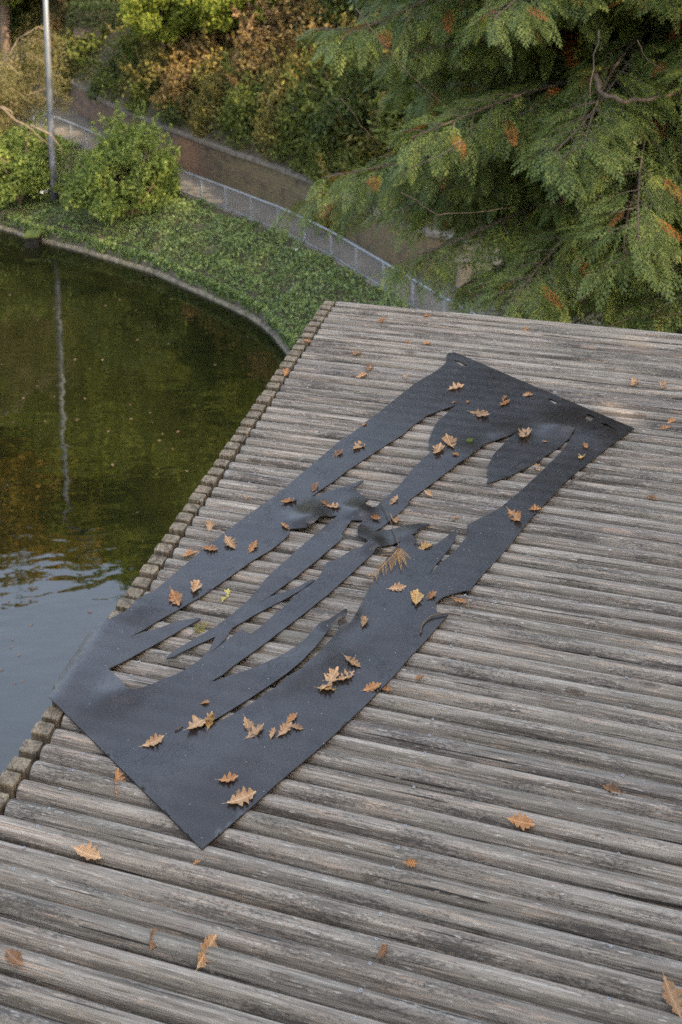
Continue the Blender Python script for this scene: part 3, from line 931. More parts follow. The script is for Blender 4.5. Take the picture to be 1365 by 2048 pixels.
segment_boxes(FE, dF, f0, f1, 1.0, (-.13, Z_PATH - .3), (.06, Z_PATH + .09), 'kerb_stone', M['coping'], pk, rb, gap=.006, jit=.006)

# ------------------------------------------------------------------ lamp post
lp = P(107, 384, -12.55)
lamp = empty('lamp_post', lp); tag(lamp, 'tall grey steel lamp post on the bank beside the round bush', 'lamp post')
mb = MB(); mb.tube([(0, 0, -.3), (0, 0, 1.3), (0, 0, 1.34), (0, 0, 5), (0, 0, 11.0)], [.165, .165, .155, .135, .085], 20)
obj('pole', mb.mesh('pole', True), M['steel'], lamp)
mb = MB(); mb.box((-.06, -.185, .35), (.06, -.12, 1.1)); obj('access_door', mb.mesh('access_door'), M['steel'], lamp)
mb = MB(); mb.tube([(0, 0, 10.95), (.15, -.1, 11.25), (.5, -.35, 11.4)], .045, 8); obj('arm', mb.mesh('arm', True), M['steel'], lamp)
mb = MB(); mb.box((-.45, -.16, -.06), (.45, .16, .06)); o = obj('lamp_head', mb.mesh('lamp_head'), M['steel'], lamp); o.location = (.8, -.55, 11.42); o.rotation_euler = (0, -.1, -.6)
for i, (a, b) in enumerate([(84, 384), (93, 382), (120, 385)]):
    o = obj('white_stone', stones[i], loc=P(a, b, -12.45)); o.scale = (.13, .11, .10)
    o.data = superstone(800 + i); o.data.materials.clear(); o.data.materials.append(M['pale'])
    tag(o, ['white stone farthest left of the lamp post foot', 'white stone just left of the lamp post foot', 'white stone just right of the lamp post foot'][i], 'stone')
ob = P(67, 490, Z_WATER)
blk = empty('outfall_block', ob); tag(blk, 'dark square outfall block with a mossy top at the pond edge', 'block')
mb = MB(); mb.box((-.28, -.3, -.3), (.28, .25, .42)); obj('body', mb.mesh('body'), simple('wet_block', (.012, .011, .009), .9, .4, 6, spec=.15), blk)
mb = MB(); mb.box((-.31, -.33, .422), (.31, .28, .50)); obj('mossy_top', mb.mesh('mossy_top'), M['moss'], blk)
o = obj('paper_scrap', superstone(820), loc=P(593, 500, -12.45)); o.scale = (.12, .1, .07); o.data.materials.clear(); o.data.materials.append(M['pale'])
tag(o, 'small white scrap lying in the ivy below the railing', 'litter')

# ------------------------------------------------------------------ foliage builders
def unit(v): return v / (np.linalg.norm(v, axis=-1, keepdims=True) + 1e-9)
def leaf_quads(c, size, aspect=.5, r=rng, up=0.0, droop=0.0, fold=.22):
    n = len(c)
    nrm = unit(r.normal(size=(n, 3)) + np.array([0, 0, up]))
    u = unit(np.cross(nrm, r.normal(size=(n, 3))))
    if droop: u = unit(u + np.array([0, 0, -droop]))
    v = unit(np.cross(nrm, u)); w = np.cross(u, v)
    s = (size * r.uniform(.6, 1.3, n))[:, None]
    V = np.stack([c - u * s * .5, c + v * s * aspect * .5 + w * s * fold * .5, c + u * s * .5, c - v * s * aspect * .5 + w * s * fold * .5], axis=1).reshape(-1, 3)
    return V, np.arange(n * 4).reshape(n, 4)
def blob_points(r, blobs, n, shell=.5):
    vol = np.array([b[1] ** 2 for b in blobs]); idx = r.choice(len(blobs), n, p=vol / vol.sum())
    d = unit(r.normal(size=(n, 3)))
    rad = (shell + (1 - shell) * r.random(n) ** .6) * (1 + .12 * r.normal(size=n))
    cen = np.array([b[0] for b in blobs])[idx]; ra = np.array([b[1] for b in blobs])[idx]
    return cen + d * (rad * ra)[:, None] * np.array([1, 1, .85])
def crown_mesh(name, seed, radii, nblob, nleaf, leaf, center=(0, 0, 0), blob_r=.34, spikes=0, full=False, **kw):
    r = np.random.default_rng(seed)
    d = unit(r.normal(size=(nblob, 3))); d[:, 2] = np.abs(d[:, 2]) * r.choice([1, 1, 1, -.5] if not full else [1, -.9], nblob)
    rad = r.uniform(.45, .85, nblob)[:, None]
    cs = d * rad * np.array(radii) + np.array(center)
    blobs = [(c, blob_r * np.mean(radii) * r.uniform(.6, 1.25)) for c in cs]
    p = blob_points(r, blobs, nleaf)
    if spikes:
        for _ in range(spikes):
            dd = unit(r.normal(size=3) * np.array([.6, .6, .3]) + np.array([0, 0, 1.0])); b0 = blobs[r.integers(len(blobs))]
            L = np.mean(radii) * r.uniform(.35, .7); t = r.random(60)[:, None]
            p = np.vstack([p, b0[0] + dd * (b0[1] * .8 + t * L) + r.normal(0, .04 * np.mean(radii), (60, 3)) * (1 - t * .7)])
    V, Fq = leaf_quads(p, leaf, r=r, **kw)
    return fast_mesh(name, V, Fq)
def stems_mesh(name, seed, h, spread, k, r0):
    r = np.random.default_rng(seed); mb = MB()
    for _ in range(k):
        a = r.uniform(0, 6.28); tip = np.array([math.cos(a), math.sin(a), 0]) * spread * r.uniform(.3, 1) + np.array([0, 0, h * r.uniform(.6, 1)])
        mid = tip * .5 + np.array([0, 0, h * .12]) + r.normal(0, .05 * h, 3)
        mb.tube([(0, 0, -.3), mid * .4, mid, tip], [r0, r0 * .8, r0 * .55, r0 * .2], 5)
    return mb.mesh(name, True)
def trunk_mesh(name, seed, h, r0, limbs, reach):
    r = np.random.default_rng(seed); mb = MB()
    pts = [np.array([0, 0, -1.0])]
    for k in range(1, 7): pts.append(np.array([r.normal(0, .12), r.normal(0, .12), h * k / 6]))
    mb.tube(pts, np.linspace(r0, r0 * .35, 7), 10)
    for i in range(limbs):
        t = r.uniform(.35, .95); a = i * 2.4 + r.uniform(-.4, .4); b0 = pts[int(t * 6)]
        end = b0 + np.array([math.cos(a), math.sin(a), 0]) * reach * r.uniform(.5, 1) + np.array([0, 0, reach * r.uniform(.1, .6)])
        mid = (b0 + end) / 2 + np.array([0, 0, reach * .12])
        mb.tube([b0, mid, end], [r0 * .4, r0 * .25, r0 * .06], 6)
    return mb.mesh(name, True)

# ivy on the bank: a mass of leaves
def build_ivy():
    r = np.random.default_rng(21)
    lo, hi = 18, 128
    n = 120000
    j = r.uniform(lo, hi, n); k = r.random(n) * 1.04 - .02
    ji = j.astype(int); fr = (j - ji)[:, None]
    A = (WE + NW * .40); A = A[ji] * (1 - fr) + A[ji + 1] * fr
    B = (FE - normals2(FE) * .12); B = B[ji] * (1 - fr) + B[ji + 1] * fr
    # weight by the strip's true area
    width = np.linalg.norm(B - A, axis=1); seg = np.linalg.norm(np.diff(WE, axis=0), axis=1)[ji] + .02
    keep = r.random(n) < np.clip(width * seg / np.percentile(width * seg, 90), .05, 1)
    A, B, k = A[keep], B[keep], k[keep]
    p = A * (1 - k[:, None]) + B * k[:, None]
    zb = Z_BANK + (Z_PATH + .02 - Z_BANK) * k + .18 * np.sin(np.clip(k, 0, 1) * np.pi)
    lump = .15 * np.sin(p[:, 0] * 2.1 + 1.3 * np.sin(p[:, 1] * 1.7)) * np.cos(p[:, 1] * 2.6 + p[:, 0]) + .07 * np.sin(p[:, 0] * 5.3 + 2) * np.sin(p[:, 1] * 4.7)
    hz = zb + .10 + lump + r.uniform(-.10, .10, len(p))
    # trailing fringe over the low wall, in tongues
    m = 15000
    jj = r.uniform(lo, hi, m); ii = jj.astype(int); f2 = (jj - ii)[:, None]
    E0 = WE + NW * .24; E0 = E0[ii] * (1 - f2) + E0[ii + 1] * f2
    tong = np.clip(.5 + .6 * np.sin(jj * 2.9 + 1.5 * np.sin(jj * .9)) * np.cos(jj * 1.3), 0, 1)
    drop = r.random(m) * .55 * tong
    pts = np.vstack([np.c_[p, hz], np.c_[E0 + r.normal(0, .05, (m, 2)), Z_BANK + .08 - drop]])
    V, Fq = leaf_quads(pts, .088, aspect=.8, r=r, up=1.0)
    return obj('ivy', fast_mesh('ivy', V, Fq), M['ivy'])
tag(build_ivy(), 'dense low ivy covering the bank between the path railing and the pond', 'ivy', kind='stuff')

def shrub(name, me_c, me_s, loc, scale, rot, label, cat, group=None, color=None, mats=None):
    e = empty(name, loc); e.scale = scale if not np.isscalar(scale) else (scale,) * 3; e.rotation_euler = (0, 0, rot)
    tag(e, label, cat, group)
    f = obj('foliage', me_c, None, e); s = obj('stems', me_s, None, e)
    if color is not None: f.color = (*color, 1)
    return e
# the big round bush by the water
bm = crown_mesh('bush_foliage', 31, (2.0, 1.7, 2.0), 60, 24000, .13, center=(0, 0, 1.55), blob_r=.28, spikes=40, full=True, droop=.3); bm.materials.append(M['bush'])
bs = stems_mesh('bush_stems', 32, 3.0, 1.6, 12, .05); bs.materials.append(M['bark'])
shrub('round_bush', bm, bs, P(258, 440, -13.0), (1.26, 1.1, 1.12), 0, 'large rounded yellow-green bush with upright shoots on the bank', 'bush')
bm2 = crown_mesh('bush_foliage', 33, (1.7, 1.4, 1.6), 40, 15000, .13, center=(0, 0, 1.1), blob_r=.32, spikes=12, full=True, droop=.3); bm2.materials.append(M['bush'])
shrub('low_bush', bm2, bs, P(40, 392, -12.7), (1.3, 1, 1.05), .8, 'broad green bush at the left edge below the feathery tree', 'bush')
shrub('low_bush', bm2, bs, P(-70, 380, -12.7), (1.4, 1, 1.3), 2.1, 'green bush cut by the left edge of the picture', 'bush')
shrub('low_bush', bm2, bs, P(150, 402, -12.9), (.55, .5, .42), 2.9, 'low green bush between the lamp post and the round bush', 'bush')

# hillside shrubs: six crowns, tinted
shr = []
for i in range(6):
    c = crown_mesh('shrub_foliage', 40 + i, (1.2, 1.1, 1.0 + .12 * i), 20 + 2 * i, 5200, .125, center=(0, 0, .7), blob_r=.36, spikes=14 + 5 * i, full=True, up=.3); c.materials.append(M['shrub'])
    s = stems_mesh('shrub_stems', 60 + i, 1.6, 1.0, 8, .03); s.materials.append(M['bark'])
    shr.append((c, s))
TINT = {'green': (.105, .135, .032), 'dark green': (.065, .095, .026), 'olive': (.165, .15, .045), 'yellow-green': (.20, .20, .036), 'rust-brown': (.205, .145, .058), 'reddish': (.215, .14, .075), 'golden': (.25, .195, .06)}
def put_shrub(px, py, size, tint, idx, lab=None):
    """on the hill where the photograph shows it"""
    best = None
    for dist in np.arange(43, 80, .25):
        q = PD(px, py, dist)
        dd = np.linalg.norm(WA - q[:2], axis=1)
        i = np.argmin(dd)
        if (q[:2] - WA[i]) @ NA[i] < .3: continue
        if q[2] <= hill_z(dd[i]): best = q; break
    if best is None: return
    c, s = shr[idx % 6]
    g = 'shrubs on the slope above the path'
    if lab is None: lab, g = 'one of the %s shrubs behind the conifer' % tint, '%s shrubs behind the conifer' % tint
    shrub('hillside_shrub', c, s, best - np.array([0, 0, .45]), (size, size, size * random.uniform(.85, 1.1)), random.uniform(0, 6.28), lab, 'shrub', g, TINT[tint])
k = 0
ORD = ['first', 'second', 'third', 'fourth', 'fifth', 'sixth', 'seventh', 'eighth', 'ninth', 'tenth', 'eleventh', 'twelfth', 'thirteenth', 'fourteenth', 'fifteenth']
ROWS = [('row directly above the retaining wall', [(225, 182, 1.1, 'dark green'), (300, 205, 1.1, 'green'), (370, 230, 1.1, 'dark green'), (430, 252, 1.05, 'olive'), (500, 272, 1.05, 'green'), (560, 294, 1.05, 'olive'), (610, 314, 1.05, 'green'), (670, 338, 1.1, 'green')]),
        ('second row above the retaining wall', [(75, 165, 1.5, 'green'), (140, 150, 1.4, 'olive'), (262, 165, 1.6, 'green'), (330, 185, 1.6, 'olive'), (395, 205, 1.6, 'rust-brown'), (455, 220, 1.6, 'olive'), (520, 245, 1.5, 'green'), (580, 270, 1.5, 'olive'), (640, 300, 1.5, 'green')]),
        ('third row up the slope', [(10, 140, 1.6, 'olive'), (60, 115, 1.6, 'olive'), (145, 105, 1.6, 'rust-brown'), (210, 120, 1.7, 'green'), (265, 115, 1.6, 'olive'), (315, 135, 1.6, 'yellow-green'), (372, 150, 1.6, 'golden'), (420, 165, 1.7, 'rust-brown'), (480, 175, 1.7, 'golden'), (545, 200, 1.7, 'rust-brown'), (600, 225, 1.6, 'olive'), (680, 250, 1.7, 'green'), (720, 310, 1.6, 'dark green')]),
        ('fourth row up the slope', [(-40, 100, 1.8, 'dark green'), (0, 70, 1.8, 'olive'), (60, 60, 1.8, 'dark green'), (110, 62, 1.7, 'olive'), (170, 65, 1.8, 'rust-brown'), (235, 60, 1.9, 'reddish'), (290, 75, 1.8, 'olive'), (350, 95, 1.8, 'green'), (420, 110, 1.8, 'golden'), (490, 120, 1.8, 'olive'), (560, 140, 1.9, 'reddish'), (625, 150, 1.9, 'rust-brown'), (680, 170, 1.9, 'olive')]),
        ('top row of the slope', [(20, 25, 2.0, 'dark green'), (90, 25, 2.0, 'olive'), (160, 28, 2.0, 'dark green'), (225, 25, 1.8, 'olive'), (300, 35, 2.0, 'dark green'), (380, 45, 2.0, 'green'), (460, 55, 2.0, 'dark green'), (540, 60, 2.1, 'dark green'), (620, 70, 2.1, 'green'), (690, 90, 2.1, 'dark green')])]
for row, lst in ROWS:
    for j, (px, py, s, t) in enumerate(lst):
        put_shrub(px, py, s, t, k, '%s shrub, %s from the left in the %s' % (t, ORD[j], row)); k += 1
for gx in range(760, 1440, 95):
    for gy in range(20, 540, 110):
        t = random.choice(['dark green', 'dark green', 'green', 'olive'])
        put_shrub(gx + random.uniform(-20, 20), gy + random.uniform(-25, 25), random.uniform(1.7, 2.2), t, k); k += 1
def undergrowth():
    r = np.random.default_rng(57); n = 52000
    j = r.uniform(20, 140, n); ji = j.astype(int); fr = (j - ji)[:, None]
    p = WA[ji] * (1 - fr) + WA[ji + 1] * fr; ff = fan[ji] * (1 - fr) + fan[ji + 1] * fr
    d = r.uniform(.35, 15, n); p = p + ff * d[:, None]
    dz = hill_z(d) + r.uniform(.02, .35, n) + .15 * np.sin(p[:, 0] * 1.9) * np.cos(p[:, 1] * 2.3)
    V, Fq = leaf_quads(np.c_[p, dz], .17, aspect=.7, r=r, up=.8)
    o = obj('undergrowth', fast_mesh('undergrowth', V, Fq), M['shrub']); o.color = (.14, .145, .05, 1)
    tag(o, 'mixed low undergrowth covering the slope between the shrubs', 'undergrowth', kind='stuff')
undergrowth()

# trees on the hill, seen at the top and in the water
tc = []
for i in range(4):
    c = crown_mesh('tree_crown', 80 + i, (3.6, 3.6, 4.2), 46, 26000, .25, center=(0, 0, 8.4), blob_r=.27, up=.2, droop=.25); c.materials.append(M['treegold'] if i == 3 else M['tree'])
    s = trunk_mesh('tree_trunk', 90 + i, 9.0, .28, 14, 3.4); s.materials.append(M['bark'])
    tc.append((c, s))
lowt = []
for i in range(3):
    c = crown_mesh('tree_crown', 280 + i, (3.4, 3.0, 3.6), 44, 19000, .22, center=(0, 0, 3.6), blob_r=.29, up=.2, droop=.25); c.materials.append(M['tree'] if i < 2 else M['treegold'])
    lowt.append((c, tc[i][1]))
def low_tree(name, xy, z, i, scale, label, group=None):
    e = empty(name, (*xy, z)); e.scale = (scale,) * 3; e.rotation_euler = (0, 0, random.uniform(0, 6.28)); tag(e, label, 'tree', group)
    obj('crown', lowt[i][0], None, e); t = obj('trunk', lowt[i][1], None, e); t.scale = (.6, .6, .55)
def tree(name, xy, z, i, scale, label, rot=None, cat='tree', group=None):
    e = empty(name, (*xy, z)); e.scale = scale if not np.isscalar(scale) else (scale,) * 3
    e.rotation_euler = (0, 0, random.uniform(0, 6.28) if rot is None else rot)
    tag(e, label, cat, group)
    obj('crown', tc[i][0], None, e); obj('trunk', tc[i][1], None, e)
    return e
def hz_at(x, y):
    q = np.array([x, y]); return float(hill_z(np.linalg.norm(WA - q, axis=1).min()))
for (px, py, d_, i, s, lab) in [(330, 150, 53.5, 0, .62, 'small bright green tree among the shrubs at the top left of the slope'),
                                (445, 150, 53.0, 1, .80, 'bright green tree hanging over the shrubs at the top centre'),
                                (560, 150, 52.5, 0, .78, 'green tree beside the conifer at the top centre'),
                                (640, 90, 55, 1, .95, 'green tree half hidden by the conifer at the top')]:
    q = PD(px, py, d_); low_tree('slope_tree', q[:2], q[2] + .6, i, s, lab)
# wooded ridge all round the far side of the lake
ridge = [(-22.5, 74, 3, 1.7), (-29, 73, 3, 1.6), (-44, 86, 3, 1.6), (-33, 76, 3, 1.35), (-27, 80, 0, 1.5), (-17, 74, 2, 1.55), (-9, 70, 0, 1.6), (-2, 68, 1, 1.6), (6, 64, 2, 1.55), (12, 60, 0, 1.5), (3, 76, 1, 1.9), (-12, 82, 2, 1.9), (20, 60, 1, 1.6), (30, 58, 2, 1.6), (-55, 98, 1, 1.8), (24, 66, 0, 1.8), (38, 58, 2, 1.8)]
for x, y, i, s in ridge:
    tree('ridge_tree', (x, y), hz_at(x, y) - .4, i, s * (1.3 if x < 0 else 1.05), 'one of the tall trees on the ridge, mirrored in the pond', group='trees on the ridge')
for x, y, i, s_ in [(-50, 84, 2, 1.9), (-41, 78, 2, 1.8), (-34, 71, 2, 1.7), (-27, 68, 2, 1.7), (-20, 66, 0, 1.7), (-13.5, 64, 1, 1.7), (-7, 62, 0, 1.6), (-1, 60.5, 1, 1.6), (5, 58, 0, 1.6), (11, 54, 1, 1.6)]:
    low_tree('ridge_edge_tree', (x, y), hz_at(x, y) - .8, i, s_ * (1.25 if x < 0 else 1.0), 'one of the low-branched trees along the ridge front, mirrored in the pond', 'low trees along the ridge front')
# unseen trees that shade the deck; right-shore ones added to shade bank and slope
sparse = []  # crowns thinned so that sun spots get through
for i in range(2):
    c = crown_mesh('tree_crown', 180 + i, (3.6, 3.6, 4.2), 34, 5200, .27, center=(0, 0, 8.4), blob_r=.25, up=.2, droop=.25); c.materials.append(M['tree'])
    sparse.append((c, tc[i][1]))
tc += sparse
for (x, y, z, i, s, lab) in [(9.6, -3.6, -7.0, 2, (1.75, 1.75, 1.75), 'oak beside the deck whose leaves have dropped on the boards'),
                             (14.5, 2.5, -7.5, 4, (1.7, 1.7, 1.9), 'thin-crowned tree right of the deck outside the picture'),
                             (15, -10, -7, 0, (1.6, 1.6, 1.7), 'tall tree behind the oak outside the picture'),
                             (12.5, 28, -11, 4, (2.0, 2.0, 2.1), 'tall thin-crowned tree right of the conifer, added outside the picture for shade'),
                             (20, 25, -9, 1, 1.7, 'tall tree beyond the rubble wall, added outside the picture for shade'),
                             (27, 27, -9, 4, 1.9, 'tall thin-crowned tree on the right shore, added outside the picture for shade'),
                             (16.5, 38, -9, 5, 1.8, 'thin-crowned tree on the right shoulder of the slope, added outside the picture for shade')]:
    tree('shade_tree', (x, y), z, i, s, lab)
for x, y, i in [(-19, -6, 1), (-10, -10, 2), (-2, -10.5, 0), (4.5, -12, 1)]:  # unseen trees added to cut light from behind and darken the log flanks
    tree('shade_tree', (x, y), -8, i, 1.75, 'one of the tall dense trees added unseen behind the viewer to darken the deck', group='trees behind the viewer')
low_tree('low_tree', (13.5, 23), -10.5, 1, 2.0, 'broad low tree on the right shore, added outside the picture to shade the ivy')  # added out of view to keep sun off the ivy near the deck

# feathery drooping tree at the left edge
def feathery():
    r = np.random.default_rng(51)
    basep = P(-75, 374, -12.6)
    e = empty('feathery_tree', basep); tag(e, 'tan and green feathery tree drooping in at the left edge', 'tree')
    mb = MB(); pts = []
    for i in range(36):
        a = r.uniform(-1.0, .9); L = r.uniform(2.0, 4.6); h = r.uniform(3.6, 7.2)
        x = np.linspace(0, 1, 6)
        br = np.c_[math.cos(a) * L * x, math.sin(a) * L * x * .6, h * np.sin(x * 2.0) / math.sin(1.35) * .92]
        mb.tube(br, np.linspace(.07, .012, 6), 5)
        for t in r.random(80):
            q = np.array([np.interp(t * .8 + .2, x, br[:, m]) for m in range(3)])
            L2 = r.uniform(.5, 1.3); dirv = unit(np.array([math.cos(a) * .6, math.sin(a) * .6, -.75]) + r.normal(0, .35, 3))
            u = r.random(13)[:, None]
            pts.append(q + dirv * u * L2 + r.normal(0, .05, (13, 3)))
    V, Fq = leaf_quads(np.vstack(pts), .14, aspect=.22, r=r, droop=.9)
    mb2 = MB(); mb2.tube([(0, 0, -.5), (.05, 0, 1.5), (.2, 0, 3.2)], [.2, .16, .12], 8)
    obj('trunk', mb2.mesh('trunk', True), M['bark'], e)
    obj('branches', mb.mesh('branches', True), M['bare'], e)
    obj('crown', fast_mesh('crown', V, Fq), M['feather'], e)
    # pale bare boughs reaching over the bush
    d0 = 44.5
    for nm, lst in (('bare_bough', [(-20, 205), (8, 218), (30, 240), (55, 252), (80, 275), (112, 300)]), ('bare_bough', [(2, 212), (22, 222), (28, 236)]), ('bare_bough', [(60, 250), (100, 268), (118, 290), (125, 312)])):
        mb3 = MB(); q = [PD(a, b, d0) - basep for a, b in lst]
        mb3.tube(q, np.linspace(.04, .012, len(q)), 6); obj(nm, mb3.mesh(nm, True), M['bare'], e)
feathery()

# clipped hedge on the crest
def hedge():
    r = np.random.default_rng(53); n = 9000
    a = PD(140, 8, 60.5); b = PD(330, 22, 58.5)
    t = b - a; L = np.linalg.norm(t[:2])
    p = np.c_[r.uniform(0, L, n), r.uniform(-.5, .5, n), r.uniform(-1.2, .2, n)]
    ax = t[:2] / L
    w = np.c_[p[:, 0] * ax[0] - p[:, 1] * ax[1], p[:, 0] * ax[1] + p[:, 1] * ax[0], p[:, 2]]
    V, Fq = leaf_quads(w, .12, r=r, up=.4)
    e = empty('clipped_hedge', a); tag(e, 'straight clipped dark green hedge at the top of the slope', 'hedge')
    o = obj('foliage', fast_mesh('foliage', V, Fq), M['shrub'], e); o.color = (.035, .06, .022, 1)
    mb = MB(); mb.box((.2, -.05, -1.8), (L - .2, .05, -.3)); o = obj('stems', mb.mesh('stems'), M['bark'], e); o.rotation_euler = (0, 0, math.atan2(ax[1], ax[0]))
hedge()

# ------------------------------------------------------------------ cedar
def frond_template(nb=6, nsub=2, bw=.040, sw=.030):
    """flat fern-like spray of scale-leaved twiglets, drooping at the edges"""
    V = []; F = []
    def quad(a, u, v, L, w):
        i = len(V)
        V.extend([a, a + u * L * .40 + v * w * .5, a + u * L, a + u * L * .40 - v * w * .5]); F.append((i, i+1, i+2, i+3))
    ax = np.array([1.0, 0]); ay = np.array([0, 1.0])
    for s in range(3): quad(ax * (s * .33), ax, ay, .36, .026)
    for i in range(nb):
        for sd in (1, -1):
            t = (i + (.2 if sd > 0 else .6)) / nb
            x0 = .03 + .88 * t
            L = (.40 * (1 - t) ** .75 + .06) * (.6 + .4 * min(1, t * 4))
            ang = math.radians(46 - 14 * t) * sd
            u = np.array([math.cos(ang), math.sin(ang)]); v = np.array([-u[1], u[0]])
            b0 = ax * x0
            quad(b0, u, v, L, bw)
            for k in range(nsub):
                tt = .18 + .62 * (k + .3) / nsub
                for s2 in (1, -1):
                    an2 = ang + s2 * math.radians(33)
                    u2 = np.array([math.cos(an2), math.sin(an2)]); v2 = np.array([-u2[1], u2[0]])
                    quad(b0 + u * L * tt, u2, v2, L * .36 * (1 - .5 * tt) + .012, sw)
    V = np.array(V)
    z = -.25 * V[:, 0] ** 2 - .35 * np.abs(V[:, 1]) ** 1.4
    return np.c_[V, z], np.array(F)
FRV, FRF = frond_template()
FRV2, FRF2 = frond_template(5, 1, .05, .04)
DRV, DRF = frond_template(6, 1, .040, .030)
def bough_mesh(seed, L, template, dens=1.0, dead=.035):
    r = np.random.default_rng(seed); tv, tf = template
    mb = MB(); fr = []
    xs = np.linspace(0, 1, 9)
    ph = r.uniform(0, 6)
    main = np.c_[xs * L, .10 * L * np.sin(xs * 2.3 + ph) * xs, L * (.16 * xs - .34 * xs ** 2 + .10 * xs ** 4)]
    mb.tube(main, np.linspace(.026, .006, 9), 5)
    def pt(t): return np.array([np.interp(t, xs, main[:, m]) for m in range(3)])
    nsec = int(L / .17)
    for i in range(nsec):
        t = .12 + .88 * (i + .5) / nsec
        sd = 1 if i % 2 else -1
        b0 = pt(t); az = sd * math.radians(r.uniform(38, 68))
        SL = (.30 + 1.05 * (1 - t)) * r.uniform(.7, 1.15) * min(1, L / 3)
        dirv = np.array([math.cos(az), math.sin(az), r.uniform(-.30, .05)])
        us = np.linspace(0, 1, 5)
        sec = b0 + us[:, None] * dirv * SL + np.c_[np.zeros(5), np.zeros(5), -.32 * SL * us ** 2]
        mb.tube(sec, np.linspace(.006, .003, 5), 4, cap=False)
        is_dead = r.random() < dead
        nf = max(2, int(SL / .062 * dens))
        for q in range(nf):
            u = .12 + .88 * (q + .5) / nf
            c = np.array([np.interp(u, us, sec[:, m]) for m in range(3)])
            s2 = 1 if q % 2 else -1
            a2 = az + s2 * math.radians(r.uniform(25, 60)) * (1 - .7 * u)
            fd = unit(np.array([math.cos(a2), math.sin(a2), -r.uniform(.05, 1.0)]))
            fr.append((c, fd, r.uniform(.26, .46) * (1.05 - .25 * u), is_dead or r.random() < dead * .35))
    # tip fronds
    for q in range(4):
        a2 = r.uniform(-.7, .7); fr.append((pt(.9 + .1 * r.random()), unit(np.array([math.cos(a2), math.sin(a2), -r.uniform(.3, .8)])), r.uniform(.3, .45), False))
    allV = []; allF = []; mi = []; off = 0
    sv = np.vstack(mb.v); allV.append(sv); sf = np.array([f for f in mb.f if len(f) == 4]); allF.append(sf); mi.append(np.full(len(sf), 2)); off = len(sv)
    for c, fd, s, dd in fr:
        side = unit(np.cross(fd, np.array([0, 0, 1.0])) + r.normal(0, .28, 3)); up = unit(np.cross(side, fd)); up = up if up[2] > 0 else -up
        side = np.cross(up, fd)
        Mx = np.stack([fd, side, up], axis=1)
        allV.append(c + (tv * s) @ Mx.T); allF.append(tf + off); off += len(tv)
        mi.append(np.full(len(tf), 1 if dd else 0))
    me = fast_mesh('bough', np.vstack(allV), np.vstack(allF), np.concatenate(mi))
    for m in ('cedar', 'cedar_brown', 'twig'): me.materials.append(M[m])
    return me
CT = np.array([4.5, 14.8])
cedar = empty('cedar_tree', (*CT, -12.2)); tag(cedar, 'big conifer with drooping fern-like sprays behind the right end of the deck', 'conifer')
mb = MB(); zz = np.linspace(-.8, 27, 12)
mb.tube(np.c_[.12 * np.sin(zz * .3), .1 * np.cos(zz * .37), zz], np.linspace(.42, .05, 12), 12)
obj('trunk', mb.mesh('trunk', True), M['bark'], cedar)
bv = [bough_mesh(200 + i, L, (FRV, FRF), 1.0, dd) for i, (L, dd) in enumerate([(4.6, .05), (4.2, .09), (3.6, .03), (4.9, .06), (3.2, .10), (3.9, .04)])]
bv2 = [bough_mesh(230 + i, L, (FRV2, FRF2), .8) for i, L in enumerate([4.6, 4.0, 3.4])]
def put_bough(me, z, az, pitch, scale, roll=0.0, at=(0, 0)):
    # the crown is open low down, where the rubble wall shows
    R3 = Matrix.Rotation(az, 3, 'Z') @ Matrix.Rotation(-pitch, 3, 'Y')
    for fx in (2.2, 3.4):
        t_ = np.array([*CT, z]) + np.array(R3 @ Vector((fx * scale, 0, -.12 * fx * scale))) - np.array([0, 0, CAM_H])
        qx, qy = CX + F_PX * (t_ @ CR) / t_[1], CY + F_PX * (t_ @ CD) / t_[1]
        if 915 < qx < 1270 and 455 < qy < 700 and random.random() < .5: return None
    o = obj('bough', me, None, cedar)
    o.location = (at[0], at[1], z + 12.2)
    o.rotation_euler = (Matrix.Rotation(az, 3, 'Z') @ Matrix.Rotation(-pitch, 3, 'Y') @ Matrix.Rotation(roll, 3, 'X')).to_euler()
    o.scale = (scale,) * 3
    return o
i = 0
# whorls in view: dense on the side turned to the deck
for z in np.arange(-1.4, 4.2, .29):
    for q in range(5):
        az = math.pi + math.radians(-38 + 33 * q) + random.uniform(-.28, .28)      # from the left round to the camera
        az = math.radians(165 + 36 * q + random.uniform(-17, 17))
        sc = random.uniform(.86, 1.14) * (1.0 if z < 2.5 else .94)
        put_bough(bv[i % 6], z + random.uniform(-.15, .15), az, random.uniform(-.10, .22), sc, random.uniform(-.25, .25)); i += 1
for z in np.arange(-2.7, -1.4, .42):
    for q in range(3):
        az = math.radians(178 + 42 * q + random.uniform(-17, 17))
        put_bough(bv[i % 6], z, az, random.uniform(-.12, .12), random.uniform(.80, 1.08), random.uniform(-.25, .25)); i += 1
for z in np.arange(-1.9, -.4, .3):
    for q in range(2):
        put_bough(bv[i % 6], z, math.radians(random.uniform(178, 232)), random.uniform(-.05, .12), random.uniform(.92, 1.08), random.uniform(-.25, .25)); i += 1
for z in np.arange(-1.6, 3.2, .5):
    put_bough(bv[i % 6], z, math.radians(random.uniform(172, 205)), random.uniform(.0, .2), random.uniform(.98, 1.1), random.uniform(-.25, .25)); i += 1
for z in np.arange(-2.0, 13.5, .5):
    for q in range(4):
        az = math.radians((10 + 75 * q + z * 47) % 360) if z > 4.4 else math.radians(-40 + 75 * q + random.uniform(-40, 40))
        sc = (.95 if z < 5 else max(.25, .95 - (z - 5) * .075)) * random.uniform(.85, 1.1)
        put_bough(bv2[i % 3], z, az, random.uniform(-.05, .25), sc); i += 1
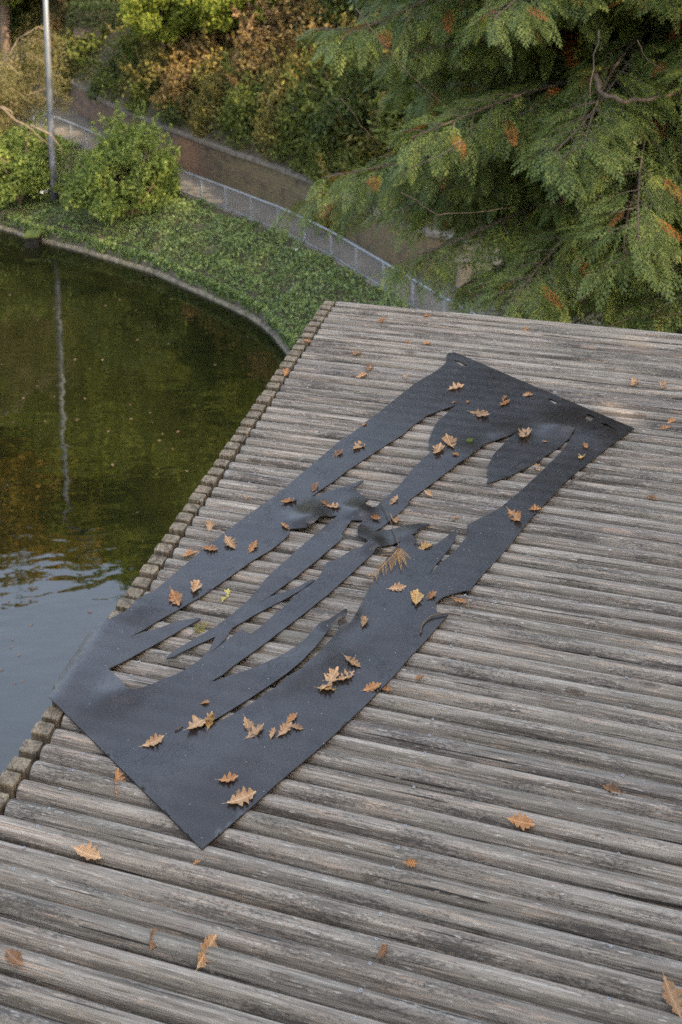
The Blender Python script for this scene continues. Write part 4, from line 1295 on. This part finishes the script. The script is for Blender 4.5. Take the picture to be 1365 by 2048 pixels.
# long bare twigs that stand out against the sprays
for lst, r0 in (([(712, 17, 10.6), (772, 95, 10.7), (812, 140, 10.9), (892, 215, 11.2), (925, 236, 11.5)], .010), ([(972, 0, 10.4), (990, 60, 10.5), (1002, 110, 10.7)], .008), ([(682, 197, 10.9), (727, 255, 11.2), (760, 290, 11.6)], .010),
                ([(1198, 60, 10.4), (1177, 190, 10.3), (1162, 265, 10.3), (1122, 345, 10.4)], .010), ([(927, 283, 10.7), (862, 320, 10.5), (802, 350, 10.5)], .010), ([(802, 385, 10.6), (882, 432, 10.7), (1032, 415, 11.4)], .009),
                ([(1275, 80, 10.2), (1292, 120, 10.2), (1347, 150, 10.3)], .007), ([(1192, 150, 12.2), (1205, 190, 12.0), (1245, 203, 11.8), (1300, 200, 11.9), (1370, 180, 12.4)], .05), ([(1192, 390, 11.2), (1260, 405, 11.0), (1330, 420, 11.0)], .010)):
    q = np.array([PD(a, b, c) for a, b, c in lst]) - np.array([*CT, -12.2])
    t = np.linspace(0, 1, 4 * len(q)); qi = np.c_[[np.interp(t, np.linspace(0, 1, len(q)), q[:, m]) for m in range(3)]].T
    qi[1:-1] += rng.normal(0, .008, qi[1:-1].shape)
    mb = MB(); mb.tube(qi, np.linspace(r0, r0 * .5, len(t)) * .62, 6); obj('bare_twig', mb.mesh('bare_twig', True), M['twig'] if r0 < .04 else M['bark'], cedar)

# ------------------------------------------------------------------ fallen leaves
def oak_leaf_mesh(seed, L, curl, bend, width=.58, lobes=None):
    """lobed outline, cupped and bent; uv = along / across"""
    r = np.random.default_rng(seed)
    lobes = lobes or r.integers(4, 6)
    n = 40
    t = np.linspace(0, 1, n)
    env = np.sin(np.clip(t, 0, 1) ** .85 * np.pi) ** .75
    def side(ph):
        lob = .5 + .5 * np.cos((t * lobes + ph) * 2 * np.pi)
        lob = lob ** .5
        w = env * (.40 + .60 * lob) * (.75 + .5 * np.sin(t * np.pi * .9) ** 2) * (1 + .03 * r.normal(size=n))
        w[0] = .012; w[-1] = .02
        return w * width * .5
    wl, wr = side(r.uniform(-.1, .1)), side(r.uniform(.0, .3))
    cols = np.array([1.0, .55, 0, -.55, -1.0])
    V = []; UV = []
    rise = r.uniform(.4, 1.0, 2); tw = r.normal(0, .35)
    for i in range(n):
        for c in cols:
            w = (wl[i] if c >= 0 else wr[i]) * c
            # slant lobes forward
            x = t[i] + .16 * abs(w) * (1 if t[i] < .9 else 0)
            V.append((x - .5, w, 0)); UV.append((t[i], w))
    V = np.array(V); UV = np.array(UV)
    y = V[:, 1].copy(); x = V[:, 0].copy()
    # cup across, bend along, ruffle at the margin
    k = np.where(y >= 0, curl * rise[0], curl * rise[1])
    V[:, 2] = k * np.abs(y) ** 1.6 * 2.2 + bend * x ** 2 + tw * x * y + .05 * r.normal() * x ** 3
    V[:, 2] += .035 * np.sin(x * 21 + seed) * np.abs(y) / .3 + .010 * r.normal(size=len(V)) * (np.abs(y) > .05)
    V[:, 1] = y * (1 - .35 * min(1, abs(curl)) * np.abs(y) / .3)
    F = []
    for i in range(n - 1):
        for j in range(4): F.append((i*5+j, i*5+j+1, (i+1)*5+j+1, (i+1)*5+j))
    # stalk
    b = len(V)
    st = np.array([(-.5, .008, 0), (-.5, -.008, 0), (-.58, .007, .015), (-.58, -.007, .015), (-.66, .006, .04), (-.66, -.006, .04)])
    st[:, 2] += V[2, 2]
    V = np.vstack([V, st]); UV = np.vstack([UV, np.zeros((6, 2))])
    F += [(b, b+1, b+3, b+2), (b+2, b+3, b+5, b+4)]
    V *= L
    return fast_mesh('oak_leaf', V, F, uvs=UV, smooth=True)

# (px, py, length in px, direction in the picture in degrees, colour, curl, bend, label)
LEAVES = [
 (912, 776, 34, 20, 'tan', .5, .2, 'tan oak leaf on the far end of the mat, left of the middle'),
 (936, 804, 11, 60, 'brown', .8, .1, 'dark leaf crumb at the tip of the left far slit in the mat'),
 (908, 805, 10, 10, 'tan', .8, .1, 'tiny tan leaf bit beside the left far slit in the mat'),
 (961, 830, 38, -15, 'tan', .6, .4, 'spread tan oak leaf on the far middle of the mat'),
 (1009, 797, 14, 40, 'orange', 1.0, .3, 'small orange leaf curl, upper of a close pair on the far mat'),
 (1010, 808, 24, 25, 'orange', 1.2, .5, 'orange curled leaf, lower of a close pair on the far mat'),
 (1055, 791, 21, 5, 'tan', 1.0, .0, 'narrow rolled tan leaf near the far edge of the mat'),
 (718, 893, 32, 40, 'tan', .4, .2, 'flat tan oak leaf on the far half of the left band of the mat'),
 (676, 909, 24, 30, 'brown', .6, .3, 'brown oak leaf left of the flat tan one on the left band'),
 (729, 850, 10, 20, 'orange', .8, .1, 'tiny orange leaf bit at the outer edge of the left band'),
 (877, 900, 36, 70, 'tan', .5, .3, 'pale oak leaf, left of the two at the top of the middle band'),
 (899, 885, 40, 115, 'tan', .5, .3, 'pale pointed oak leaf, right of the two at the top of the middle band'),
 (911, 910, 15, -10, 'orange', .8, .2, 'small orange leaf under the two pale leaves on the middle band'),
 (1050, 871, 40, 60, 'tan', .7, .5, 'big crumpled tan oak leaf on the leaf-shaped tongue of the mat'),
 (1090, 884, 10, 0, 'tan', 1.0, .2, 'tiny curled leaf bit right of the big crumpled leaf on the mat tongue'),
 (1073, 935, 22, -50, 'tan', .5, .2, 'tan leaf lying half over the lower edge of the mat tongue'),
 (1171, 892, 17, -60, 'orange', .6, .2, 'small orange leaf, upper of two on the right band of the mat'),
 (1163, 914, 20, 60, 'gold', .6, .2, 'small gold leaf, lower of two on the right band of the mat'),
 (1030, 1035, 38, -50, 'orange', .7, .4, 'orange oak leaf in the middle of the right band'),
 (1070, 1019, 22, 10, 'orange', .8, .3, 'flat orange leaf at the outer edge of the right band'),
 (630, 976, 22, 60, 'brown', .8, .4, 'curled brown leaf at the notch of the left band'),
 (580, 1003, 33, 15, 'orange', .4, .2, 'orange-tan oak leaf on the left band before the lifted lip'),
 (670, 1014, 32, 5, 'tan', .3, .1, 'neatly lobed tan oak leaf on the broad tongue beside the lifted lip'),
 (652, 1009, 20, -25, 'brown', .9, .2, 'rolled brown leaf touching the neatly lobed tan leaf'),
 (570, 1054, 20, -35, 'orange', .9, .3, 'small orange curl at the corner under the lifted lip'),
 (788, 1002, 23, 45, 'tan', .5, .3, 'tan oak leaf at the lower end of the middle band'),
 (750, 1038, 23, -10, 'orange', 1.1, .5, 'orange curled leaf by the turned-up end of the middle band'),
 (790, 1040, 30, 100, 'tan', 1.0, .4, 'folded tan leaf caught on the stalk of the fallen spray'),
 (850, 1097, 30, 25, 'gold', 1.0, .3, 'golden curled leaf in the hollow right of the fallen spray'),
 (795, 1177, 32, 10, 'tan', .4, .2, 'tan oak leaf below the fallen spray on the broad plate of the mat'),
 (833, 1197, 36, 85, 'gold', .6, .3, 'upright golden oak leaf at the middle of the broad plate'),
 (862, 1194, 25, 30, 'orange', .6, .3, 'small orange leaf beside the upright golden one'),
 (728, 1245, 24, 75, 'tan', .9, .3, 'narrow curled tan leaf at the left edge of the broad plate'),
 (460, 1087, 34, -50, 'tan', .3, .2, 'flat tan oak leaf in the middle of the left band'),
 (421, 1099, 30, -10, 'orange', .4, .3, 'rust-orange lobed leaf left of the flat tan leaf on the left band'),
 (506, 1095, 27, 55, 'orange', .5, .2, 'orange-tan leaf right of the flat tan leaf on the left band'),
 (381, 1109, 28, 20, 'orange', .8, .2, 'orange rolled leaf resting against the outer edge of the left band'),
 (392, 1175, 32, 70, 'tan', .5, .3, 'tan lobed leaf near the inner edge of the left band'),
 (351, 1198, 36, -60, 'orange', .5, .3, 'dark orange oak leaf with a raised stalk on the left band'),
 (705, 1325, 34, -30, 'tan', .6, .2, 'tan oak leaf lying above the leaf cluster on the broad plate'),
 (661, 1359, 44, 50, 'tan', .5, .3, 'large tan oak leaf in the middle of the cluster on the broad plate'),
 (692, 1355, 36, 35, 'tan', .5, .3, 'right tan leaf of the cluster on the broad plate'),
 (655, 1378, 38, 5, 'gold', .5, .1, 'golden leaf under the left end of the cluster on the broad plate'),
 (745, 1376, 33, 20, 'orange', .6, .3, 'tan-orange leaf at the outer edge of the broad plate'),
 (773, 1380, 24, -20, 'orange', .7, .3, 'small orange leaf just off the edge of the broad plate'),
 (402, 1443, 58, 42, 'tan', .4, .2, 'large tan oak leaf over the slit tip at the near end'),
 (420, 1443, 30, 75, 'gold', .7, .3, 'golden leaf tucked under the large leaf at the slit tip'),
 (410, 1407, 18, 5, 'orange', .8, .2, 'small orange leaf above the large leaf at the slit tip'),
 (307, 1485, 38, 20, 'tan', .5, .3, 'tan lobed leaf alone on the near left plate of the mat'),
 (496, 1452, 28, -60, 'tan', .6, .3, 'tan leaf, upper of a touching pair on the near plate'),
 (511, 1465, 36, 35, 'tan', .6, .3, 'tan leaf, lower of a touching pair on the near plate'),
 (545, 1468, 20, 70, 'tan', .8, .3, 'small tan leaf between two pairs on the near plate'),
 (570, 1461, 32, 45, 'tan', .5, .3, 'tan leaf, left of the three on the near plate'),
 (584, 1438, 24, 40, 'orange', .6, .3, 'orange leaf, topmost of the three on the near plate'),
 (594, 1456, 24, -10, 'tan', .6, .3, 'tan leaf, right of the three on the near plate'),
 (457, 1560, 36, 10, 'orange', .5, .4, 'orange leaf above the largest leaf at the near corner'),
 (483, 1598, 52, 20, 'tan', .3, .2, 'largest flat tan oak leaf at the near corner of the mat'),
 (234, 1563, 38, 85, 'orange', .9, .1, 'orange leaf standing between the boards left of the mat'),
 (175, 1709, 54, -12, 'tan', .6, .2, 'long finger-lobed tan leaf on the boards at the lower left'),
 (393, 1727, 15, 30, 'orange', .8, .2, 'tiny orange leaf in the gap below the mat corner'),
 (304, 1881, 32, 75, 'brown', .9, .3, 'brown leaf wedged in the gap at the bottom left'),
 (412, 1904, 54, 60, 'tan', .6, .2, 'large tan leaf standing in the gap at the bottom left'),
 (28, 1917, 42, -40, 'brown', .8, .2, 'crumpled brown leaf at the lower left edge'),
 (765, 1906, 28, 60, 'brown', 1.0, .4, 'folded brown leaf in the gap at the bottom centre'),
 (1042, 1645, 48, -10, 'orange', .4, .1, 'deeply lobed orange leaf on the boards at the right'),
 (1225, 1583, 34, -20, 'brown', .7, .3, 'brown leaf with round lobes on the boards at the right'),
 (1345, 1998, 56, -65, 'tan', .5, .2, 'large yellowish leaf cut by the right edge at the bottom'),
 (822, 1727, 24, -5, 'orange', .8, .1, 'thin orange leaf sunk in a gap right of the bottom centre'),
 (839, 1356, 20, 40, 'orange', .8, .3, 'small orange leaf on the boards right of the broad plate'),
 (451, 1191, 26, 60, 'yellow', .3, .1, 'yellow oak leaf on the boards inside the left cut-out'),
 (420, 1052, 28, 80, 'tan', .6, .2, 'tan leaf on the boards left of the mat by the edge posts'),
 (614, 683, 18, -20, 'orange', .7, .3, 'orange leaf over the gap by the far edge posts'),
 (572, 745, 20, 65, 'orange', .7, .2, 'orange leaf stuck beside the edge posts below the first'),
 (763, 643, 18, 30, 'orange', 1.0, .5, 'curled orange leaf on the far left corner of the deck'),
 (854, 633, 17, 20, 'orange', .7, .3, 'orange leaf on the farthest boards'),
 (815, 685, 14, -10, 'orange', .9, .3, 'small orange leaf, left of two near the far edge'),
 (852, 688, 20, 10, 'orange', .7, .3, 'orange leaf, right of two near the far edge'),
 (713, 709, 24, 25, 'tan', .9, .2, 'rolled tan leaf on the far left boards'),
 (739, 736, 22, 60, 'brown', .5, .3, 'brown lobed leaf above the flat one on the far left boards'),
 (726, 752, 24, 10, 'tan', .7, .1, 'flat tan leaf under the brown lobed one on the far left boards'),
 (810, 755, 18, -60, 'tan', .6, .2, 'small tan leaf left of the far end of the mat'),
 (1050, 660, 18, 30, 'orange', .7, .3, 'orange leaf on the far boards at the right'),
 (1270, 767, 26, 40, 'tan', 1.0, .2, 'rolled tan leaf, left of two beyond the mat at the right'),
 (1327, 771, 22, 60, 'tan', .8, .3, 'round-lobed tan leaf, right of two beyond the mat'),
 (1343, 843, 18, 20, 'orange', .8, .3, 'orange leaf, upper of two at the right edge'),
 (1330, 857, 22, 10, 'orange', .8, .2, 'orange leaf, lower of two at the right edge'),
 (1304, 998, 22, -20, 'brown', .9, .3, 'small brown leaf on the boards right of the right band'),
 (857, 988, 18, -30, 'tan', .6, .2, 'small tan leaf on the boards right of the middle band'),
 (909, 1037, 12, 20, 'orange', .8, .2, 'tiny orange leaf bit on the boards between the bands'),
 (898, 1193, 22, -45, 'brown', .9, .2, 'dark brown leaf at the step in the outer edge of the mat'),
 (920, 1203, 24, -15, 'orange', .9, .1, 'thin rust leaf right of the dark one at the step in the mat'),
 (495, 997, 10, 20, 'orange', .8, .2, 'tiny orange leaf bit on the boards left of the mat'),
]
for i, (px, py, L, ang, col, curl, bend, lab) in enumerate(LEAVES):
    e0, l0 = el(px, py)
    on = bool(on_mat((e0, l0))[0])
    zb = float(mat_z(np.array([[e0, l0]]))[0]) if on else -.004
    w = P(px, py, zb)
    dist = w[1]
    size = L / F_PX * dist * 1.1
    a = math.radians(ang)
    # direction in the picture -> on the ground (foreshortening undone)
    q = P(px + math.cos(a) * 20, py - math.sin(a) * 20, zb) - w
    ga = math.atan2(q[1], q[0])
    me = oak_leaf_mesh(1000 + i, size * (1.0 + .22 * abs(math.sin(a))), curl * .8, bend * 1.1)
    o = obj('oak_leaf', me, M['oak_' + col])
    minz = min(v.co.z for v in me.vertices)
    zs = sorted(v.co.z for v in me.vertices)
    o.location = Vector((w[0], w[1], zb + .0015 - zs[int(len(zs) * .06)]))
    o.rotation_euler = (random.uniform(-.2, .2), random.uniform(-.16, .16), ga)
    if 'standing' in lab or 'wedged' in lab or 'sunk' in lab:
        o.rotation_euler = (random.uniform(.5, .8), random.uniform(-.2, .2), ga)
    tag(o, lab, 'leaf', 'fallen oak leaves on the deck and mat')

# fallen conifer spray
def fallen_spray():
    w0 = P(790, 1105, .012); e = empty('fallen_spray', w0); tag(e, 'dry golden conifer spray with a long thin stalk lying on the mat', 'conifer spray')
    r = np.random.default_rng(77)
    stalk = [P(a, b, z) - w0 for a, b, z in [(737, 997, .012), (760, 1000, .015), (767, 1012, .02), (779, 1036, .022), (788, 1062, .035), (797, 1088, .04), (798, 1096, .03)]]
    mb = MB(); mb.tube(stalk, np.linspace(.0016, .0028, len(stalk)), 6); obj('stalk', mb.mesh('stalk', True), M['twig'], e)
    V = []; Fq = []; off = 0
    axis = np.array([(798, 1096), (789, 1107), (776, 1121), (761, 1136), (746, 1148), (735, 1153)], float)
    t6 = np.linspace(0, 1, 6)
    def ax(t): return np.array([np.interp(t, t6, axis[:, 0]), np.interp(t, t6, axis[:, 1])])
    shoots = [((798, 1096), (824, 1121)), ((798, 1097), (815, 1138)), ((797, 1098), (803, 1146)), ((797, 1096), (776, 1100)), ((795, 1098), (766, 1108)), ((746, 1148), (731, 1154))]
    for k in range(9):
        p = ax(.05 + .1 * k); L_ = 40 - 2.2 * k
        shoots.append((tuple(p), (p[0] + r.uniform(-3, 5), p[1] + L_ * .85)))
        shoots.append((tuple(p), (p[0] - L_ * .72, p[1] + r.uniform(-2, 9))))
    for (ax0, ay0), (tx, ty) in shoots:
        root = P(ax0, ay0, .022) - w0; tip = P(tx, ty, .010) - w0; d0 = tip - root; L = np.linalg.norm(d0); fd = d0 / L
        side = unit(np.cross(fd, np.array([0, 0, 1.0])) + r.normal(0, .25, 3)); up = unit(np.cross(side, fd)); up = up if up[2] > 0 else -up
        Mx = np.stack([fd, np.cross(up, fd), up], axis=1)
        tv = DRV * np.array([1, .34, -.15])
        V.append(root + (tv * L) @ Mx.T + np.array([0, 0, .006 * r.random()])); Fq.append(DRF + off); off += len(tv)
    mb = MB(); mb.tube([P(a_, b_, .022) - w0 for a_, b_ in axis], np.linspace(.0026, .0012, 6), 5); obj('spray_stem', mb.mesh('spray_stem', True), M['cedar_tan'], e)
    obj('needles', fast_mesh('needles', np.vstack(V), np.vstack(Fq)), M['cedar_tan'], e)
fallen_spray()
def sprig():
    w0 = P(390, 1266, 0.0); e = empty('green_sprig', w0); tag(e, 'small yellow-green conifer sprig between the boards in the left cut-out', 'sprig')
    V = []; off = 0; Fq = []
    for a, s in ((.9, .085), (1.5, .06), (.3, .05)):
        fd = unit(np.array([math.cos(a), math.sin(a), .25])); side = unit(np.cross(fd, [0, 0, 1.0])); up = np.cross(side, fd)
        V.append((FRV * s) @ np.stack([fd, side, up], axis=1).T); Fq.append(FRF + off); off += len(FRV)
    obj('needles', fast_mesh('needles', np.vstack(V), np.vstack(Fq)), M['greenneedle'], e)
    mb = MB(); mb.tube([(-.03, -.03, 0), (0, 0, .004), (.03, .04, .012)], .0016, 5); obj('stalk', mb.mesh('stalk', True), M['twig'], e)
sprig()
def twig(pts, r, lab, seed):
    q = np.array([P(a, b, z) for a, b, z in pts]); t = np.linspace(0, 1, 16); u = np.linspace(0, 1, len(q))
    c = np.c_[[np.interp(t, u, q[:, m]) for m in range(3)]].T
    c[1:-1] = .25 * c[:-2] + .5 * c[1:-1] + .25 * c[2:]
    c += np.random.default_rng(seed).normal(0, r * .25, c.shape)
    w0 = c[0].copy(); mb = MB(); mb.tube(c - w0, np.linspace(r, r * .7, 16) * (1 + .2 * np.sin(np.arange(16) * 2.1)), 7)
    o = obj('twig', mb.mesh('twig', True), M['twig'], loc=w0); tag(o, lab, 'twig')
twig([(841, 1266, .016), (845, 1248, .016), (858, 1234, .018), (880, 1228, .02), (900, 1226, .018), (922, 1231, .012)], .0042, 'bent grey twig lying over the outer edge of the broad plate', 1)
twig([(1142, 964, .008), (1160, 954, .01), (1172, 948, .012), (1190, 946, .01)], .0042, 'short straight twig on the boards right of the mat', 2)
twig([(1062, 712, .006), (1068, 716, .006), (1073, 724, .006)], .0018, 'tiny reddish twig on the far boards behind the mat', 3)
twig([(350, 1460, .012), (358, 1456, .014), (366, 1451, .012)], .0028, 'short green needle bit beside the large leaf at the slit tip', 4)
o = obj('moss_tuft', superstone(830), loc=P(939, 882, .016)); o.scale = (.035, .03, .022); o.data.materials.clear(); o.data.materials.append(M['moss'])
tag(o, 'small dark green moss tuft on the middle band of the mat', 'moss')

# leaves floating on the pond
fl_me = []
for i in range(4):
    m_ = oak_leaf_mesh(2000 + i, .11, .12, .08); m_.materials.append(M['float_leaf']); fl_me.append(m_)
fpts = [(90, 843), (47, 797), (305, 505 + 340), (217, 863), (154, 840), (120, 1132), (60, 1200), (313, 949), (345, 898), (108, 793), (170, 798), (300, 826), (262, 838), (62, 1250), (25, 1280), (18, 1203), (180, 1225), (275, 1025), (30, 1367), (45, 1363), (108, 1321), (38, 1311), (325, 868), (305, 653), (275, 680), (205, 720), (150, 720), (336, 688), (380, 1040), (260, 810), (480, 672), (495, 674), (430, 730), (310, 652), (240, 600), (20, 590), (75, 640), (225, 930)]
r = np.random.default_rng(9)
while len(fpts) < 58:
    x, y = r.uniform(0, 560), r.uniform(560, 1500)
    if x < 640 - (y - 600) * .66 - 35 and y > 500 + x * .32: fpts.append((x, y))
for i, (a, b) in enumerate(fpts):
    o = obj('floating_leaf', fl_me[i % 4], loc=P(a, b, Z_WATER) + np.array([0, 0, .006]))
    o.scale = (random.uniform(.4, .95),) * 3; o.rotation_euler = (0, 0, random.uniform(0, 6.28))
    tag(o, 'one of the small brown leaves scattered afloat on the pond', 'leaf', 'leaves floating on the pond')
